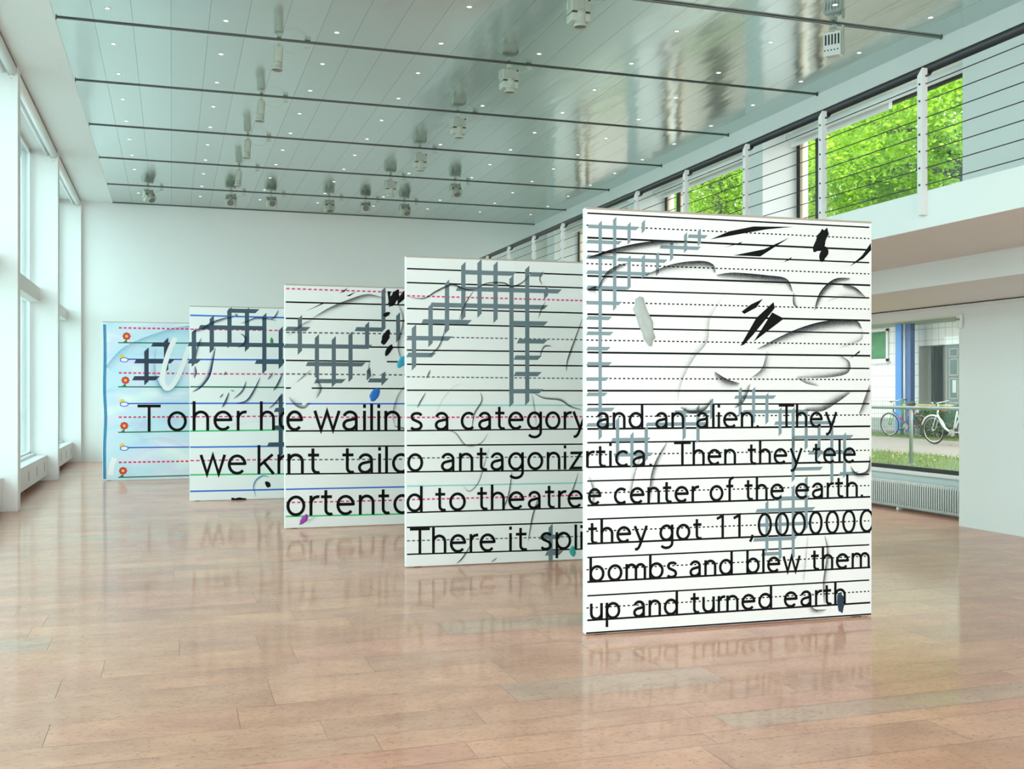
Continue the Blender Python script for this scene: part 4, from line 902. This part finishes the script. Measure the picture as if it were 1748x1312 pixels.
# bicycles: local x forward, z up
RUB = mat('black_tyre', (.02, .02, .02), .7); CHR = mat('chrome', (.6, .6, .6), .25, 1.0); BLKP = mat('black_plastic', (.02, .02, .022), .5)
def bicycle(label, loc, rz, cols, low=False, lean=6):
    t = thing('bicycle', label, 'bicycle', loc, rz, 'bicycles in the yard'); t.rotation_euler = (R(lean), 0, rz)
    r = .34
    for x in (.53, -.53):
        w_ = MB(); n = 32
        w_.tube([(x+(r-.02)*math.cos(2*PI*k/n), 0, r+(r-.02)*math.sin(2*PI*k/n)) for k in range(n+1)], .02, 8, cap=False)
        wheel = w_.build('wheel', RUB, t)
        q = MB().tube([(x+(r-.045)*math.cos(2*PI*k/n), 0, r+(r-.045)*math.sin(2*PI*k/n)) for k in range(n+1)], .010, 6, cap=False)
        q.build('rim', CHR, wheel)
        sp = MB()
        for k in range(14):
            a = 2*PI*k/14; sp.tube([(x+.02*math.cos(a+.6), .012*(-1)**k, r+.02*math.sin(a+.6)), (x+(r-.045)*math.cos(a), 0, r+(r-.045)*math.sin(a))], .0016, 4)
        sp.tube([(x, -.04, r), (x, .04, r)], .018, 10); sp.build('spokes', CHR, wheel)
    bb, st, hd, hb = (-.08, 0, .30), (-.24, 0, .82), (.34, 0, .86), (.37, 0, .72)
    m1 = mat('bike_paint_'+cols[0][0], cols[0][1], .35); m2 = mat('bike_paint_'+cols[1][0], cols[1][1], .35)
    f = MB()
    if low: f.tube(_smooth([hb, (.22, 0, .46), (.04, 0, .33), bb], 6), .024, 8)
    else: f.tube([hb, bb], .022, 8).tube([hd, (-.22, 0, .78)], .019, 8)
    f.tube([bb, st], .018, 8).tube([hb, hd], .022, 8)
    for s_ in (-1, 1): f.tube([(bb[0], .02*s_, bb[2]), (-.53, .06*s_, r)], .010, 6).tube([(-.22, .015*s_, .76), (-.53, .06*s_, r)], .009, 6)
    f.build('frame', m1, t)
    k_ = MB()
    for s_ in (-1, 1): k_.tube([hb, (.39, .05*s_, .66), (.46, .055*s_, .5), (.53, .055*s_, r)], .011, 6)
    k_.build('fork', m2, t)
    h_ = MB().tube([hd, (.33, 0, .98)], .014, 8).tube(_smooth([(.16, -.30, 1.02), (.26, -.28, 1.04), (.38, -.1, 1.0), (.38, .1, 1.0), (.26, .28, 1.04), (.16, .30, 1.02)], 5), .012, 8)
    hh = h_.build('handlebar', CHR, t)
    for s_ in (-1, 1): MB().tube([(.12, .30*s_, 1.015), (.24, .285*s_, 1.035)], .018, 8).build('grip', BLKP, hh)
    MB().tube([st, (-.27, 0, .90)], .013, 8).build('seat_post', CHR, t)
    sd = MB().tube([(-.40, 0, .93), (-.34, 0, .935), (-.24, 0, .93), (-.14, 0, .925), (-.10, 0, .92)], [.05, .085, .07, .035, .02], 12)
    sd.build('saddle', BLKP, t)
    c = MB().lathe([(.09, -.006), (.09, .006)], 20, (bb[0], .05, bb[2]), Matrix.Rotation(R(90), 3, 'X')).tube([(bb[0], .07, bb[2]), (bb[0]+.15, .08, bb[2]-.08)], .01, 6).tube([(bb[0], -.07, bb[2]), (bb[0]-.15, -.08, bb[2]+.08)], .01, 6)
    ck = c.build('crank', CHR, t)
    for dx, dy, dz in ((.15, .12, -.08), (-.15, -.12, .08)): MB().box(bb[0]+dx-.05, bb[0]+dx+.05, dy-.045, dy+.045, bb[2]+dz-.012, bb[2]+dz+.012).build('pedal', BLKP, ck)
    if low:
        fd = MB()
        for x, a0, a1 in ((.53, 20, 175), (-.53, 10, 190)):
            fd.tube([(x+(r+.025)*math.cos(R(a0+(a1-a0)*k/14)), 0, r+(r+.025)*math.sin(R(a0+(a1-a0)*k/14))) for k in range(15)], .022, 6)
        fd.build('fender', m1, t)
        MB().box(-.78, -.28, -.06, .06, .735, .75).build('rack', CHR, t)
    return t
bicycle('green and blue bicycle leaning by the wire fence, farther away', (19.75, 24.8, ZG+.005), R(100), (('blue', (.06, .10, .45, 1)), ('green', (.03, .42, .08, 1))), False, -5)
bicycle('white step-through bicycle standing nearer, at right beside the path', (17.75, 20.62, ZG+.005), R(96), (('white', (.62, .68, .64, 1)), ('pale', (.40, .52, .50, 1))), True, -5)

# foliage
def leaf_mat(name, c1, c2):
    m = bpy.data.materials.new(name); m.use_nodes = True; t = m.node_tree; t.nodes.clear()
    o = t.nodes.new('ShaderNodeOutputMaterial'); te = t.nodes.new('ShaderNodeTexCoord'); no = t.nodes.new('ShaderNodeTexNoise'); no.inputs['Scale'].default_value = 1.6; no.inputs['Detail'].default_value = 5
    t.links.new(te.outputs['Object'], no.inputs['Vector'])
    r = t.nodes.new('ShaderNodeValToRGB'); r.color_ramp.elements[0].position = .35; r.color_ramp.elements[1].position = .65
    r.color_ramp.elements[0].color = c1; r.color_ramp.elements[1].color = c2; t.links.new(no.outputs['Fac'], r.inputs[0])
    d = t.nodes.new('ShaderNodeBsdfDiffuse'); l = t.nodes.new('ShaderNodeBsdfTranslucent'); mx = t.nodes.new('ShaderNodeMixShader'); mx.inputs[0].default_value = .5
    t.links.new(r.outputs[0], d.inputs[0]); t.links.new(r.outputs[0], l.inputs[0]); t.links.new(d.outputs[0], mx.inputs[1]); t.links.new(l.outputs[0], mx.inputs[2]); t.links.new(mx.outputs[0], o.inputs[0]); return m
LEAF = leaf_mat('spring_green_leaves', (.12, .30, .010, 1), (.46, .74, .07, 1))
BARK = mat('dark_bark', (.06, .06, .055), .9, var=.4, scale=9, bump=.4, bscale=14)
def foliage(seed, n, rx, ry, rz_, nc, ls, cs_=.55):
    rnd = random.Random(seed); mb = MB(); vs_ = []; fs = []
    cl = []
    while len(cl) < nc:
        p = Vector((rnd.uniform(-1, 1), rnd.uniform(-1, 1), rnd.uniform(-1, 1)))
        if .25 < p.length < 1: cl.append(Vector((p.x*rx, p.y*ry, p.z*rz_)))
    for k in range(n):
        c = rnd.choice(cl); p = c+Vector((rnd.gauss(0, cs_), rnd.gauss(0, cs_), rnd.gauss(0, cs_*.6)))
        u = Vector((rnd.gauss(0, 1), rnd.gauss(0, 1), rnd.gauss(0, .5))).normalized(); v = u.orthogonal().normalized(); v = (v*math.cos(k)+u.cross(v)*math.sin(k))
        s_ = ls*rnd.uniform(.6, 1.3); b = len(vs_)
        vs_ += [p-u*s_, p+v*s_*.45, p+u*s_, p-v*s_*.45]; fs.append((b, b+1, b+2, b+3))
    mb.add(vs_, fs); return mb
def tree(label, base, top, crown, seed, n=26000, r=(3.2, 3.8, 2.4), tr=.22):
    t = thing('tree', label, 'tree', base, 0, 'trees outside the gallery windows')
    rnd = random.Random(seed)
    q = [Vector((0, 0, -.05)), Vector((rnd.uniform(-.2, .2), rnd.uniform(-.2, .2), top*.4)), Vector((crown[0]*.5, crown[1]*.5, top*.75)), Vector((crown[0], crown[1], top))]
    MB().tube(_smooth([tuple(x) for x in q], 5) if False else q, [tr*1.2, tr, tr*.85, tr*.5], 14).build('trunk', BARK, t)
    for k in range(6):
        a = k*1.05+rnd.random(); e = Vector((crown[0]+r[0]*.7*math.cos(a), crown[1]+r[1]*.7*math.sin(a), crown[2]+rnd.uniform(-.8, 1)))
        s0 = q[2].lerp(q[3], k/7); MB().tube([s0, s0.lerp(e, .5)+Vector((0, 0, .3)), e], [tr*.42, tr*.25, tr*.1], 8).build('branch', BARK, t)
    f = foliage(seed, n, r[0], r[1], r[2], 55, .060); f.v = [(a+crown[0], b+crown[1], c+crown[2]) for a, b, c in f.v]
    f.build('foliage', LEAF, t)
    return t
tree('bright green tree filling the nearest upper window', (15.2, 15.9, ZG), 7.2, (.3, 2.6, 6.9), 3, 46000, (2.6, 3.6, 2.6))
tree('leafy tree left of the first, behind the pier between the upper windows', (16.8, 26.6, ZG), 7.8, (.0, -3.0, 7.5), 4, 44000, (2.6, 3.6, 2.9))
tree('green tree with dark trunk showing in the second upper window', (14.6, 26.3, ZG), 8.2, (.6, .6, 8.2), 5, 36000, (2.8, 3.2, 2.6), .26)
tree('tree behind the trunk in the second upper window, farther back', (17.5, 31.5, ZG), 8.8, (0, .4, 8.6), 6, 30000, (3, 4, 3))
tree('farthest tree, seen through the third upper window', (15.5, 38.5, ZG), 9.5, (0, .6, 10.0), 8, 22000, (3, 5, 3.4))
bu = thing('shrub', 'low flowering bush in front of the wire fence between the bicycles', 'shrub', (20.02, 23.9, ZG))
f = foliage(9, 2600, .35, .9, .35, 26, .05, .12); f.v = [(a, b, max(c+.48, .01)) for a, b, c in f.v]; f.build('foliage', leaf_mat('dark_shrub_leaves', (.03, .10, .015, 1), (.10, .22, .04, 1)), bu)
st_ = MB()
for k in range(7): st_.tube([(0, -.6+.2*k, 0), (.05*(-1)**k, -.6+.2*k+.06, .5)], .012, 6)
st_.build('stems', BARK, bu)
random.seed(3); fl3 = MB()
for k in range(26):
    fl3.lathe([(.001, -.03), (.03, -.01), (.035, .012), (.001, .03)], 8, (random.uniform(-.5, -.1), random.uniform(-.95, .95), random.uniform(.3, .85)), cap=False)
fl3.build('red_blossoms', mat('red_blossom', (.62, .06, .04), .6, var=.3), bu)
